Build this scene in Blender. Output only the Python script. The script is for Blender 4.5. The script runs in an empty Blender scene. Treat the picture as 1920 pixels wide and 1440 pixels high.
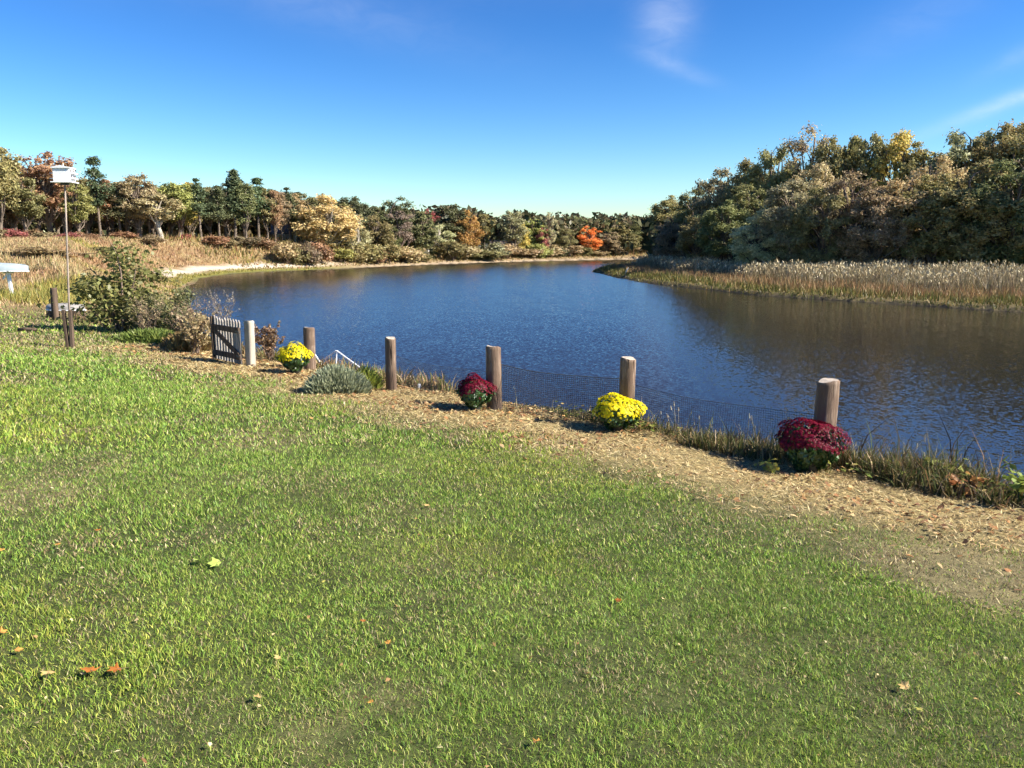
import bpy, bmesh, math, random
import numpy as np
from mathutils import Vector, Matrix
R = math.radians
scene = bpy.context.scene
C = scene.collection
# ------------------------------------------------------------------ camera, sky, sun, exposure
FPX, PITCH = 1507.0, math.atan((720 - 455) / 1507.0)
cam_d = bpy.data.cameras.new('camera'); cam_d.sensor_width = 36; cam_d.lens = 36 * FPX / 1920
cam_d.clip_start = .05; cam_d.clip_end = 6000
cam = bpy.data.objects.new('camera', cam_d); C.objects.link(cam)
cam.location = (0, 0, 4.0); cam.rotation_euler = (math.pi / 2 - PITCH, 0, 0)
scene.camera = cam
SUN_AZ, SUN_EL = R(102), R(37)                    # clockwise from the view direction (+Y)
sun_dir = Vector((math.sin(SUN_AZ) * math.cos(SUN_EL), math.cos(SUN_AZ) * math.cos(SUN_EL), math.sin(SUN_EL)))
sl = bpy.data.lights.new('sun', 'SUN'); sl.energy = 4.8; sl.angle = R(.53); sl.color = (1, .93, .82)
so = bpy.data.objects.new('sun', sl); C.objects.link(so)
so.rotation_euler = sun_dir.to_track_quat('Z', 'Y').to_euler()
scene.view_settings.view_transform = 'Standard'; scene.view_settings.look = 'None'
scene.view_settings.exposure = 1.35; scene.view_settings.gamma = 1
world = bpy.data.worlds.new('World'); scene.world = world; world.use_nodes = True
wt = world.node_tree; wt.nodes.clear()
def N(t, kind, **kw):
    n = t.nodes.new(kind)
    for k, v in kw.items(): setattr(n, k, v)
    return n
def math_(t, op, a, b=None, c=None):
    n = N(t, 'ShaderNodeMath', operation=op)
    for i, v in enumerate((a, b, c)):
        if v is None: continue
        if isinstance(v, (int, float)): n.inputs[i].default_value = v
        else: t.links.new(v, n.inputs[i])
    return n.outputs[0]
sky = N(wt, 'ShaderNodeTexSky', sky_type='NISHITA', sun_disc=False, sun_elevation=SUN_EL, sun_rotation=SUN_AZ,
        altitude=0, air_density=1.0, dust_density=.1, ozone_density=2.0)
hs = N(wt, 'ShaderNodeHueSaturation'); hs.inputs['Saturation'].default_value = 1.3
wt.links.new(sky.outputs[0], hs.inputs['Color'])
def vmul(a, v):
    n = N(wt, 'ShaderNodeVectorMath', operation='MULTIPLY'); wt.links.new(a, n.inputs[0]); n.inputs[1].default_value = v; return n.outputs[0]
gm = N(wt, 'ShaderNodeGamma'); gm.inputs[1].default_value = 1.4; wt.links.new(vmul(hs.outputs[0], (.17, .17, .17)), gm.inputs[0])   # deep clear-air blue
sky_c = vmul(gm.outputs[0], (5.0, 5.6, 6.5))
tc = N(wt, 'ShaderNodeTexCoord'); sp = N(wt, 'ShaderNodeSeparateXYZ'); wt.links.new(tc.outputs['Generated'], sp.inputs[0])
az = math_(wt, 'MULTIPLY', math_(wt, 'ARCTAN2', sp.outputs[0], sp.outputs[1]), 57.2958)
el = math_(wt, 'MULTIPLY', math_(wt, 'ARCSINE', sp.outputs[2]), 57.2958)
cv = N(wt, 'ShaderNodeCombineXYZ'); wt.links.new(az, cv.inputs[0]); wt.links.new(el, cv.inputs[1])
def wisp(a0, e0, la, le, rot, amp):
    """one thin cirrus wisp: a soft patch of the sky, in degrees of azimuth and elevation"""
    c, s = math.cos(R(rot)), math.sin(R(rot))
    da = math_(wt, 'SUBTRACT', az, a0); de = math_(wt, 'SUBTRACT', el, e0)
    u = math_(wt, 'ADD', math_(wt, 'MULTIPLY', da, c / la), math_(wt, 'MULTIPLY', de, s / la))
    v = math_(wt, 'ADD', math_(wt, 'MULTIPLY', da, -s / le), math_(wt, 'MULTIPLY', de, c / le))
    q = math_(wt, 'ADD', math_(wt, 'MULTIPLY', u, u), math_(wt, 'MULTIPLY', v, v))
    return math_(wt, 'MULTIPLY', math_(wt, 'EXPONENT', math_(wt, 'MULTIPLY', q, -1)), amp)
tot = None
for w_ in [(10.2, 14.4, 1.7, 2.0, 10, .40), (10.8, 11.4, 2.6, .5, -22, .22), (31.5, 8.4, 5.0, .42, 19, .55), (31.5, 10.8, 2.2, .5, 25, .2), (-14, 15.3, 11, 1.6, -12, .15),
           (-30, 17.0, 8, 2.0, -8, .12), (8, 17.5, 14, 1.6, 4, .12), (26, 13.5, 5, 1.4, 25, .1), (48, 13, 10, 2, 12, .3), (-55, 20, 14, 3, -5, .25), (80, 25, 25, 5, 10, .2)]:
    o = wisp(*w_); tot = o if tot is None else math_(wt, 'ADD', tot, o)
mp = N(wt, 'ShaderNodeMapping'); mp.inputs['Scale'].default_value = (.35, .8, 1); mp.inputs['Rotation'].default_value = (0, 0, R(-18))
wt.links.new(cv.outputs[0], mp.inputs[0])
nz = N(wt, 'ShaderNodeTexNoise'); nz.inputs['Scale'].default_value = 1.0; nz.inputs['Detail'].default_value = 7; nz.inputs['Roughness'].default_value = .62; nz.inputs['Distortion'].default_value = .7
wt.links.new(mp.outputs[0], nz.inputs['Vector'])
den = math_(wt, 'MULTIPLY', tot, math_(wt, 'MULTIPLY', nz.outputs[0], .85)); den.node.use_clamp = True
mx = N(wt, 'ShaderNodeMix', data_type='RGBA'); wt.links.new(den, mx.inputs[0]); wt.links.new(sky_c, mx.inputs[6])
mx.inputs[7].default_value = (7.2, 7.4, 7.9, 1)
bg = N(wt, 'ShaderNodeBackground'); bg.inputs[1].default_value = .066; wt.links.new(mx.outputs[2], bg.inputs[0])
wo = N(wt, 'ShaderNodeOutputWorld'); wt.links.new(bg.outputs[0], wo.inputs[0])
scene.cycles.max_bounces = 4; scene.cycles.diffuse_bounces = 2; scene.cycles.glossy_bounces = 2; scene.cycles.transmission_bounces = 2; scene.cycles.transparent_max_bounces = 4
scene.cycles.use_light_tree = False; scene.cycles.adaptive_threshold = .03
# ------------------------------------------------------------------ terrain
EYE = 4.0
SHORE = [  # x, y, side of the edge that STARTS here
 (60,-46,'N'),(30,-13.6,'N'),(20,-4.1,'N'),(10,5.3,'N'),(3,12.1,'N'),(-3,17.6,'N'),(-7,21.4,'N'),
 (-9.5,26,'L'),(-13,33,'L'),(-22,55,'L'),(-30,75,'L'),(-35.5,93,'L'),(-36.5,104,'L'),(-34.2,114,'L'),(-26.4,126,'L'),(-19,143,'L'),
 (-6.5,163,'L'),(4.7,177,'L'),(17.5,188,'L'),(26,194,'L'),(60,206,'L'),(160,215,'L'),(260,190,'R'),
 (150,178,'R'),(60,170,'R'),(30,158,'R'),(19,138,'R'),(10.9,113.6,'R'),(12.1,96,'R'),(13.8,80,'R'),(18.5,63,'R'),
 (23.5,55.8,'R'),(29.8,47,'R'),(45,38,'R'),(80,26,'R'),(140,-20,'R'),(140,-60,'N')]
def sstep(a, b, x):
    t = np.clip((x - a) / (b - a), 0, 1); return t * t * (3 - 2 * t)
_rl = np.random.RandomState(7).rand(256, 256)
def noise2(x, y, sc=1.0, seed=0):
    x = np.asarray(x, float) / sc + seed * 17.31; y = np.asarray(y, float) / sc + seed * 9.77
    xi = np.floor(x).astype(int); yi = np.floor(y).astype(int); fx = x - xi; fy = y - yi
    fx = fx * fx * (3 - 2 * fx); fy = fy * fy * (3 - 2 * fy)
    a = _rl[xi & 255, yi & 255]; b = _rl[(xi + 1) & 255, yi & 255]; c = _rl[xi & 255, (yi + 1) & 255]; d = _rl[(xi + 1) & 255, (yi + 1) & 255]
    return (a * (1 - fx) + b * fx) * (1 - fy) + (c * (1 - fx) + d * fx) * fy
def fbm(x, y, sc, seed=0, o=3):
    v = 0; a = .5; t = 0
    for i in range(o):
        v = v + a * noise2(x, y, sc / 2 ** i, seed + i * 3); t += a; a *= .55
    return v / t
def shore(x, y):
    """signed distance to the waterline (positive on land) and whether the right bank is nearest"""
    x = np.asarray(x, float); y = np.asarray(y, float)
    best = np.full(x.shape, 1e9); right = np.zeros(x.shape, bool); ins = np.zeros(x.shape, bool)
    n = len(SHORE)
    for i in range(n):
        x0, y0, s = SHORE[i]; x1, y1, _ = SHORE[(i + 1) % n]
        dx, dy = x1 - x0, y1 - y0
        t = np.clip(((x - x0) * dx + (y - y0) * dy) / (dx * dx + dy * dy), 0, 1)
        d = np.hypot(x - x0 - t * dx, y - y0 - t * dy)
        m = d < best; best = np.where(m, d, best); right = np.where(m, s == 'R', right)
        c = ((y0 > y) != (y1 > y)) & (x < (x1 - x0) * (y - y0) / ((y1 - y0) or 1e-9) + x0)
        ins ^= c
    wob = (fbm(x, y, 5, 5) - .5) * 1.0 * sstep(14, 40, np.hypot(x, y))
    return np.where(ins, -best, best) + wob, right
def across(x, y): return .687 * x + .727 * y      # distance from the house towards the river
def height(x, y):
    x = np.asarray(x, float); y = np.asarray(y, float)
    d, right = shore(x, y); s = across(x, y)
    lawn = 2.35 - .08 * np.clip(s, -12, 13)
    far = sstep(120, 165, y)
    bank = 4.35 - .9 * far + .5 * (fbm(x, y, 25, 2) - .5)
    base = lawn + (bank - lawn) * sstep(33, 85, y)
    L = np.interp(d, [0, 2, 5, 12, 400], [0, .3, 1.15, 4.4, 6.5])
    F = np.interp(d, [0, 3, 8, 22, 400], [0, .55, 1.1, 3.8, 6.5])
    N = .68 * d
    left = sstep(24, 55, y)
    p = N + (L - N) * left; p = p + (F - p) * far
    zl = np.minimum(base, p)
    zr = np.interp(d, [0, .6, 6, 20, 300], [0, .3, .55, .95, 1.6])
    z = np.where(right, zr, zl)
    z = np.where(d < 0, np.maximum(-1.4, .55 * d), z)
    near = sstep(40, 15, np.hypot(x, y))
    z = z + np.where(d > .3, (fbm(x, y, .8, 9) - .5) * .05 * near + (fbm(x, y, 6, 11) - .5) * .25 * (1 - near), 0)
    return z
def gz(x, y): return float(height(np.array([x]), np.array([y]))[0])
# ------------------------------------------------------------------ helpers
def tag(o, label=None, cat=None, group=None, kind=None):
    for k, v in (('label', label), ('category', cat), ('group', group), ('kind', kind)):
        if v: o[k] = v
    return o
def link(o, parent=None, loc=None, rz=None):
    C.objects.link(o)
    if parent is not None: o.parent = parent
    if loc is not None: o.location = loc
    if rz is not None: o.rotation_euler[2] = rz
    return o
def empty(name, loc, rz=0.0):
    o = bpy.data.objects.new(name, None); o.empty_display_size = .2
    return link(o, None, loc, rz)
def npmesh(name, v, f, mat=None, col=None, smooth=False):
    """v (n,3), f (m,k) with k = 3 or 4; col (n,3) point colours"""
    v = np.asarray(v, np.float32); f = np.asarray(f, np.int32); k = f.shape[1]
    me = bpy.data.meshes.new(name)
    me.vertices.add(len(v)); me.vertices.foreach_set('co', v.ravel())
    me.loops.add(f.size); me.loops.foreach_set('vertex_index', f.ravel())
    me.polygons.add(len(f)); me.polygons.foreach_set('loop_start', np.arange(0, f.size, k, dtype=np.int32))
    me.polygons.foreach_set('loop_total', np.full(len(f), k, np.int32))
    if smooth: me.polygons.foreach_set('use_smooth', np.ones(len(f), bool))
    if col is not None:
        a = me.color_attributes.new('col', 'FLOAT_COLOR', 'POINT')
        c = np.ones((len(v), 4), np.float32); c[:, :3] = col; a.data.foreach_set('color', c.ravel())
    me.update(calc_edges=True); me.validate()
    if mat: me.materials.append(mat)
    return me
def npobj(name, v, f, mat, parent=None, loc=None, col=None, smooth=False):
    return link(bpy.data.objects.new(name, npmesh(name, v, f, mat, col, smooth)), parent, loc)
class MB:
    """collects boxes, tubes and free faces, then builds them as one mesh object"""
    def __init__(s): s.v = []; s.f = []
    def add(s, v, f):
        b = len(s.v); s.v += [tuple(p) for p in v]; s.f += [tuple(i + b for i in q) for q in f]; return s
    def box(s, c, d, rot=None, taper=1.0):
        m = Matrix.Rotation(0, 3, 'Z') if rot is None else rot
        P = []
        for z in (-1, 1):
            t = taper if z > 0 else 1
            for x, y in ((-1, -1), (1, -1), (1, 1), (-1, 1)): P.append(Vector(c) + m @ Vector((x * d[0] / 2 * t, y * d[1] / 2 * t, z * d[2] / 2)))
        return s.add(P, [(3, 2, 1, 0), (4, 5, 6, 7), (0, 1, 5, 4), (1, 2, 6, 5), (2, 3, 7, 6), (3, 0, 4, 7)])
    def tube(s, pts, rad, n=8, cap=True, jit=0, rng=None):
        pts = [Vector(p) for p in pts]; V = []; F = []
        if isinstance(rad, (int, float)): rad = [rad] * len(pts)
        for i, p in enumerate(pts):
            t = (pts[min(i + 1, len(pts) - 1)] - pts[max(i - 1, 0)]).normalized()
            a = t.orthogonal().normalized() if abs(t.z) < .999 else Vector((1, 0, 0)); b = t.cross(a)
            for k in range(n):
                r = rad[i] * (1 + (rng.uniform(-jit, jit) if rng else 0)); w = 2 * math.pi * k / n
                V.append(p + a * math.cos(w) * r + b * math.sin(w) * r)
        for i in range(len(pts) - 1):
            for k in range(n): F.append((i * n + k, i * n + (k + 1) % n, (i + 1) * n + (k + 1) % n, (i + 1) * n + k))
        if cap: F += [tuple(range(n))[::-1], tuple((len(pts) - 1) * n + k for k in range(n))]
        return s.add(V, F)
    def mesh(s, name, mat, smooth=False, bevel=0):
        me = bpy.data.meshes.new(name); me.from_pydata(s.v, [], s.f); me.update()
        if bevel:
            bm = bmesh.new(); bm.from_mesh(me); bmesh.ops.bevel(bm, geom=bm.edges[:], offset=bevel, segments=1, affect='EDGES'); bm.to_mesh(me); bm.free()
        if smooth: me.polygons.foreach_set('use_smooth', [True] * len(me.polygons))
        if mat: me.materials.append(mat)
        return me
    def build(s, name, mat, parent=None, loc=None, smooth=False, bevel=0):
        return link(bpy.data.objects.new(name, s.mesh(name, mat, smooth, bevel)), parent, loc)
def ordinal(i):
    W = 'first second third fourth fifth sixth seventh eighth ninth tenth eleventh twelfth thirteenth fourteenth fifteenth sixteenth seventeenth eighteenth nineteenth twentieth'.split()
    T = 'twenty thirty forty fifty'.split()
    if i <= 20: return W[i - 1]
    if i % 10 == 0: return T[i // 10 - 2][:-1] + 'ieth'
    return T[i // 10 - 2] + '-' + W[i % 10 - 1]
def bearing(px, Y):                                # ground position of something seen at a bearing, Y metres away
    return (px - 960) / FPX * math.cos(PITCH) * Y
def rise(py, Y):                                   # height of something seen at an elevation, Y metres away
    v = (720 - py) / FPX
    return EYE + Y * (-math.sin(PITCH) + v * math.cos(PITCH)) / (math.cos(PITCH) + v * math.sin(PITCH))
# ------------------------------------------------------------------ materials
def mat_new(name):
    m = bpy.data.materials.new(name); m.use_nodes = True; m.node_tree.nodes.clear(); return m, m.node_tree
def rgb(t, c):
    n = N(t, 'ShaderNodeRGB'); n.outputs[0].default_value = (*c, 1); return n.outputs[0]
def mixc(t, fac, a, b, mode='MIX'):
    n = N(t, 'ShaderNodeMix', data_type='RGBA', blend_type=mode)
    for i, v in ((0, fac), (6, a), (7, b)):
        if isinstance(v, (int, float)): n.inputs[i].default_value = v
        elif isinstance(v, tuple): n.inputs[i].default_value = (*v, 1)
        else: t.links.new(v, n.inputs[i])
    return n.outputs[2]
def tnoise(t, scale, detail=4, vec=None, rough=.5, stretch=None, coord='Object', dist=0):
    n = N(t, 'ShaderNodeTexNoise'); n.inputs['Scale'].default_value = scale; n.inputs['Detail'].default_value = detail
    n.inputs['Roughness'].default_value = rough; n.inputs['Distortion'].default_value = dist
    if vec is None:
        if coord == 'World': vec = N(t, 'ShaderNodeNewGeometry').outputs['Position']
        else: vec = N(t, 'ShaderNodeTexCoord').outputs[coord]
    if stretch:
        m = N(t, 'ShaderNodeMapping'); m.inputs['Scale'].default_value = stretch; t.links.new(vec, m.inputs[0]); vec = m.outputs[0]
    t.links.new(vec, n.inputs['Vector']); return n
def ramp(t, fac, stops):
    n = N(t, 'ShaderNodeValToRGB'); e = n.color_ramp.elements
    while len(e) < len(stops): e.new(.5)
    for q, (p, c) in zip(e, stops): q.position = p; q.color = (*c, 1)
    t.links.new(fac, n.inputs[0]); return n.outputs[0]
def principled(t, color, rough=.8, spec=.3, bump=None, bstr=.3, bdist=.01):
    b = N(t, 'ShaderNodeBsdfPrincipled'); b.inputs['Roughness'].default_value = rough; b.inputs['Specular IOR Level'].default_value = spec
    if isinstance(color, tuple): b.inputs['Base Color'].default_value = (*color, 1)
    else: t.links.new(color, b.inputs['Base Color'])
    if bump is not None:
        bn = N(t, 'ShaderNodeBump'); bn.inputs['Strength'].default_value = bstr; bn.inputs['Distance'].default_value = bdist
        t.links.new(bump, bn.inputs['Height']); t.links.new(bn.outputs[0], b.inputs['Normal'])
    o = N(t, 'ShaderNodeOutputMaterial'); t.links.new(b.outputs[0], o.inputs[0]); return b
def foliage_mat(name, source, trans=.35, var=.75, hue=.05, gloss=.06):
    """leaf material: per-object or per-vertex colour, varied leaf by leaf; light shines through"""
    m, t = mat_new(name)
    if source == 'object': c = N(t, 'ShaderNodeObjectInfo').outputs['Color']
    elif source == 'attr': c = N(t, 'ShaderNodeAttribute', attribute_name='col').outputs['Color']
    else: c = rgb(t, source)
    if var:
        ri = N(t, 'ShaderNodeNewGeometry').outputs['Random Per Island']
        h = N(t, 'ShaderNodeHueSaturation'); t.links.new(c, h.inputs['Color'])
        t.links.new(math_(t, 'MULTIPLY_ADD', ri, var, 1 - var / 2), h.inputs['Value'])
        r2 = math_(t, 'FRACT', math_(t, 'MULTIPLY', ri, 37.7))
        t.links.new(math_(t, 'MULTIPLY_ADD', r2, hue, .5 - hue / 2), h.inputs['Hue']); c = h.outputs[0]
    d = N(t, 'ShaderNodeBsdfDiffuse'); tr = N(t, 'ShaderNodeBsdfTranslucent'); g = N(t, 'ShaderNodeBsdfGlossy'); g.inputs['Roughness'].default_value = .45
    g.inputs['Color'].default_value = (.6, .6, .6, 1)
    t.links.new(c, d.inputs[0]); t.links.new(c, tr.inputs[0])
    a = N(t, 'ShaderNodeMixShader'); a.inputs[0].default_value = trans; t.links.new(d.outputs[0], a.inputs[1]); t.links.new(tr.outputs[0], a.inputs[2])
    b = N(t, 'ShaderNodeMixShader'); b.inputs[0].default_value = gloss; t.links.new(a.outputs[0], b.inputs[1]); t.links.new(g.outputs[0], b.inputs[2])
    o = N(t, 'ShaderNodeOutputMaterial'); t.links.new(b.outputs[0], o.inputs[0]); return m
M = {}
M['leaf'] = foliage_mat('leaf', 'object', .32, .5, .035, .025)
M['blade'] = foliage_mat('blade', 'attr', .24, .4, .02, .025)
M['dry'] = foliage_mat('dry_litter', 'attr', .12, .3, .02, .02)
def simple(name, c, rough=.8, spec=.3, nscale=0, namp=.25, stretch=None, bstr=.3):
    m, t = mat_new(name)
    if nscale:
        n = tnoise(t, nscale, 6, stretch=stretch, rough=.6)
        c2 = tuple(x * (1 - namp * 1.6) for x in c); c1 = tuple(min(1, x * (1 + namp)) for x in c)
        principled(t, ramp(t, n.outputs[0], [(.3, c2), (.7, c1)]), rough, spec, n.outputs[0], bstr)
    else: principled(t, c, rough, spec)
    M[name] = m; return m
simple('bark', (.19, .15, .115), .9, .1, 3, .4, (1, 1, .25), .6)
simple('pale_bark', (.42, .37, .29), .9, .1, 3, .3, (1, 1, .3), .5)
simple('twig', (.22, .16, .12), .9, .1, 6, .3)
simple('white_paint', (.83, .83, .81), .5, .4, 9, .05, None, .05)
simple('dark_hole', (.02, .02, .02), .9, .1)
simple('metal_pole', (.30, .24, .19), .6, .3, 12, .3, (1, 1, .2), .1)
simple('grey_wood', (.30, .27, .235), .9, .1, 14, .35, (1, 1, .08), .5)
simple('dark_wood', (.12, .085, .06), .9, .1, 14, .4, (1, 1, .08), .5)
simple('hull', (.36, .42, .43), .45, .5, 4, .12, None, .05)
simple('pale_hull', (.36, .34, .30), .6, .3, 7, .2, None, .2)
simple('pot', (.025, .027, .022), .5, .4)
simple('white_pvc', (.75, .76, .78), .4, .4)
simple('wire', (.05, .055, .055), .5, .4)
simple('house_wall', (.46, .43, .39), .8, .2, 3, .08)
simple('roof_grey', (.16, .155, .155), .85, .2, 5, .25)
simple('roof_tan', (.33, .25, .20), .85, .2, 5, .2)
simple('glass', (.02, .025, .03), .1, .5)
simple('brick', (.28, .12, .08), .9, .2, 6, .2)
def post_mat():
    """weathered round log: long checks, pale silvered wood, brown stain with a shape of its own"""
    m, t = mat_new('weathered_log')
    oi = N(t, 'ShaderNodeObjectInfo'); tcn = N(t, 'ShaderNodeTexCoord')
    ad = N(t, 'ShaderNodeVectorMath', operation='ADD'); t.links.new(tcn.outputs['Object'], ad.inputs[0])
    cb = N(t, 'ShaderNodeCombineXYZ')
    for i in range(3): t.links.new(math_(t, 'MULTIPLY', oi.outputs['Random'], 9.0 + 3 * i), cb.inputs[i])
    t.links.new(cb.outputs[0], ad.inputs[1])
    g = tnoise(t, 15, 7, ad.outputs[0], .72, (1, 1, .09)); s = tnoise(t, 6, 6, ad.outputs[0], .6, (1, 1, .45), dist=.6)
    c = ramp(t, g.outputs[0], [(.36, (.03, .02, .015)), (.46, (.13, .088, .06)), (.55, (.24, .175, .125)), (.66, (.38, .31, .25))])
    c = mixc(t, ramp(t, s.outputs[0], [(.44, (0, 0, 0)), (.56, (.85, .85, .85))]), c, (.10, .062, .042))
    c = mixc(t, .22, c, oi.outputs['Color'])
    cr = tnoise(t, 19, 4, ad.outputs[0], .6, (1, 1, .045)); c = mixc(t, ramp(t, cr.outputs[0], [(.355, (1, 1, 1)), (.385, (0, 0, 0))]), c, (.012, .009, .007))
    principled(t, c, .92, .12, g.outputs[0], .9, .02); return m
M['post'] = post_mat()
simple('end_grain', (.46, .39, .31), .9, .1, 22, .3)
def water_mat():
    m, t = mat_new('water')
    pos = N(t, 'ShaderNodeNewGeometry').outputs['Position']
    acc = None
    for sc, amp, st in ((10.0, .25, (1, .7, 1)), (26, .23, (1, .8, 1)), (.7, .03, (1, .5, 1))):
        n = tnoise(t, sc, 2, pos, .5, st)
        s = N(t, 'ShaderNodeVectorMath', operation='SUBTRACT'); t.links.new(n.outputs['Color'], s.inputs[0]); s.inputs[1].default_value = (.5, .5, .5)
        k = N(t, 'ShaderNodeVectorMath', operation='MULTIPLY'); t.links.new(s.outputs[0], k.inputs[0]); k.inputs[1].default_value = (amp * .7, amp, 0)
        if acc is None: acc = k.outputs[0]
        else:
            a = N(t, 'ShaderNodeVectorMath', operation='ADD'); t.links.new(acc, a.inputs[0]); t.links.new(k.outputs[0], a.inputs[1]); acc = a.outputs[0]
    # calmer and rougher patches where the breeze comes and goes
    patch = tnoise(t, .045, 3, pos, .55, (1, .35, 1))
    k = N(t, 'ShaderNodeVectorMath', operation='SCALE'); t.links.new(acc, k.inputs[0]); t.links.new(math_(t, 'MULTIPLY_ADD', patch.outputs[0], .7, .65), k.inputs['Scale'])
    # open water: steep wave faces look down-wind, towards the lawn; under the lee of the right-hand wood the water lies calmer
    sx = N(t, 'ShaderNodeSeparateXYZ'); t.links.new(pos, sx.inputs[0])
    lee = N(t, 'ShaderNodeMapRange', interpolation_type='SMOOTHSTEP'); t.links.new(math_(t, 'ADD', math_(t, 'MULTIPLY_ADD', sx.outputs[1], -.17, sx.outputs[0]), math_(t, 'MULTIPLY_ADD', patch.outputs[0], 3.0, -1.5)), lee.inputs[0])
    lee.inputs[1].default_value = -1.0; lee.inputs[2].default_value = 5.0; lee.inputs[3].default_value = -.056; lee.inputs[4].default_value = .004
    cb = N(t, 'ShaderNodeCombineXYZ'); t.links.new(lee.outputs[0], cb.inputs[1]); cb.inputs[2].default_value = 1
    a = N(t, 'ShaderNodeVectorMath', operation='ADD'); t.links.new(k.outputs[0], a.inputs[0]); t.links.new(cb.outputs[0], a.inputs[1])
    nn = N(t, 'ShaderNodeVectorMath', operation='NORMALIZE'); t.links.new(a.outputs[0], nn.inputs[0])
    b = principled(t, (.017, .0145, .010), .07, .5); b.inputs['IOR'].default_value = 1.34
    t.links.new(nn.outputs[0], b.inputs['Normal']); return m
M['water'] = water_mat()
def ground_mat():
    m, t = mat_new('ground')
    c = N(t, 'ShaderNodeAttribute', attribute_name='col').outputs['Color']
    n = tnoise(t, 9, 8, coord='World', rough=.7); n2 = tnoise(t, 1.1, 5, coord='World', rough=.6)
    c = mixc(t, 1.0, c, ramp(t, n.outputs[0], [(.25, (.35, .35, .35)), (.5, (.95, .95, .95)), (.75, (1.5, 1.45, 1.35))]), 'MULTIPLY')
    c = mixc(t, .6, c, ramp(t, n2.outputs[0], [(.3, (.6, .62, .6)), (.7, (1.25, 1.2, 1.1))]), 'MULTIPLY')
    principled(t, c, .95, .08, n.outputs[0], .8, .03); return m
M['ground'] = ground_mat()
# ------------------------------------------------------------------ the setting: ground and river
def axis(lo, hi, core0, core1, step, g1, lim, g2):
    a = list(np.arange(core0, core1 + 1e-6, step)); st = step
    while a[-1] < hi: st *= 1 + (g1 if abs(a[-1]) < lim else g2); a.append(a[-1] + st)
    b = [core0]; st = step
    while b[-1] > lo: st *= 1 + (g1 if abs(b[-1]) < lim else g2); b.append(b[-1] - st)
    return np.array(b[:0:-1] + a)
gx = axis(-1600, 1600, -11, 9, .25, .02, 110, .16); gy = axis(-120, 2600, 0, 18, .25, .0175, 215, .16)
X, Y = np.meshgrid(gx, gy); x, y = X.ravel(), Y.ravel()
z = height(x, y); d, right = shore(x, y); s = across(x, y)
def lerp3(a, b, t): return a + (np.asarray(b) - a) * t[:, None]
col = np.tile(np.array((.07, .085, .03)), (len(x), 1))
nz1 = fbm(x, y, 1.6, 21, 4)
col = lerp3(col, (.17, .14, .07), sstep(.55, .75, nz1) * .7)
col = lerp3(col, (.30, .24, .115), sstep(5.4, 7.0, s + (nz1 - .5) * 1.6) * sstep(19.5, 16.5, -.727 * x + .687 * y))              # straw along the fence
for a_, b_, r_, k_ in ((2.9, 4.9, .85, .4), (-.7, 2.65, .2, .12), (-.45, 2.95, .16, .12), (-2.54, 7.92, .7, .25), (-3.5, 5.5, .6, .25), (3.7, 4.2, .6, .6)): col = lerp3(col, (.33, .25, .15), k_ * sstep(1.1, .5, np.hypot(x - a_, y - b_) / r_ + (nz1 - .5)))
col = lerp3(col, (.17, .13, .075), sstep(8.3, 9.2, s) * sstep(2.3, 1.2, d))
dry = sstep(21, 34, y)                                                                       # rough meadow up-river
col = lerp3(col, (.27, .19, .10), dry)
col = lerp3(col, (.12, .15, .04), dry * sstep(.5, .62, fbm(x, y, 9, 31)) * sstep(80, 40, y))
grav = sstep(78, 88, y) * sstep(140, 120, y) * (~right)
col = lerp3(col, (.50, .44, .36), grav * sstep(2.0, 2.6, d) * sstep(4.8, 4.0, d + (fbm(x, y, 3, 41) - .5) * 2))
col = lerp3(col, (.20, .19, .05), grav * sstep(2.4, 1.6, d))
col = lerp3(col, (.36, .28, .19), sstep(120, 140, y) * (~right) * sstep(3.2, 1.8, d))
col = lerp3(col, (.20, .16, .08), right.astype(float))
col = lerp3(col, (.07, .06, .045), sstep(.5, .1, d))
ny, nx = X.shape
ii = np.arange(nx * ny).reshape(ny, nx)
faces = np.stack([ii[:-1, :-1], ii[:-1, 1:], ii[1:, 1:], ii[1:, :-1]], -1).reshape(-1, 4)
ground = npobj('ground', np.stack([x, y, z], 1), faces, M['ground'], col=np.clip(col, 0, 1), smooth=True)
tag(ground, 'sloping lawn and river banks with bare straw strip and gravel shore', 'ground', kind='structure')
wx = [-60, 270]; wy = [-60, 230]
water = npobj('river', [(wx[0], wy[0], 0), (wx[1], wy[0], 0), (wx[1], wy[1], 0), (wx[0], wy[1], 0)], [(0, 1, 2, 3)], M['water'])
tag(water, 'wide blue rippled river curving away between the banks', 'river', kind='structure')
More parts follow.
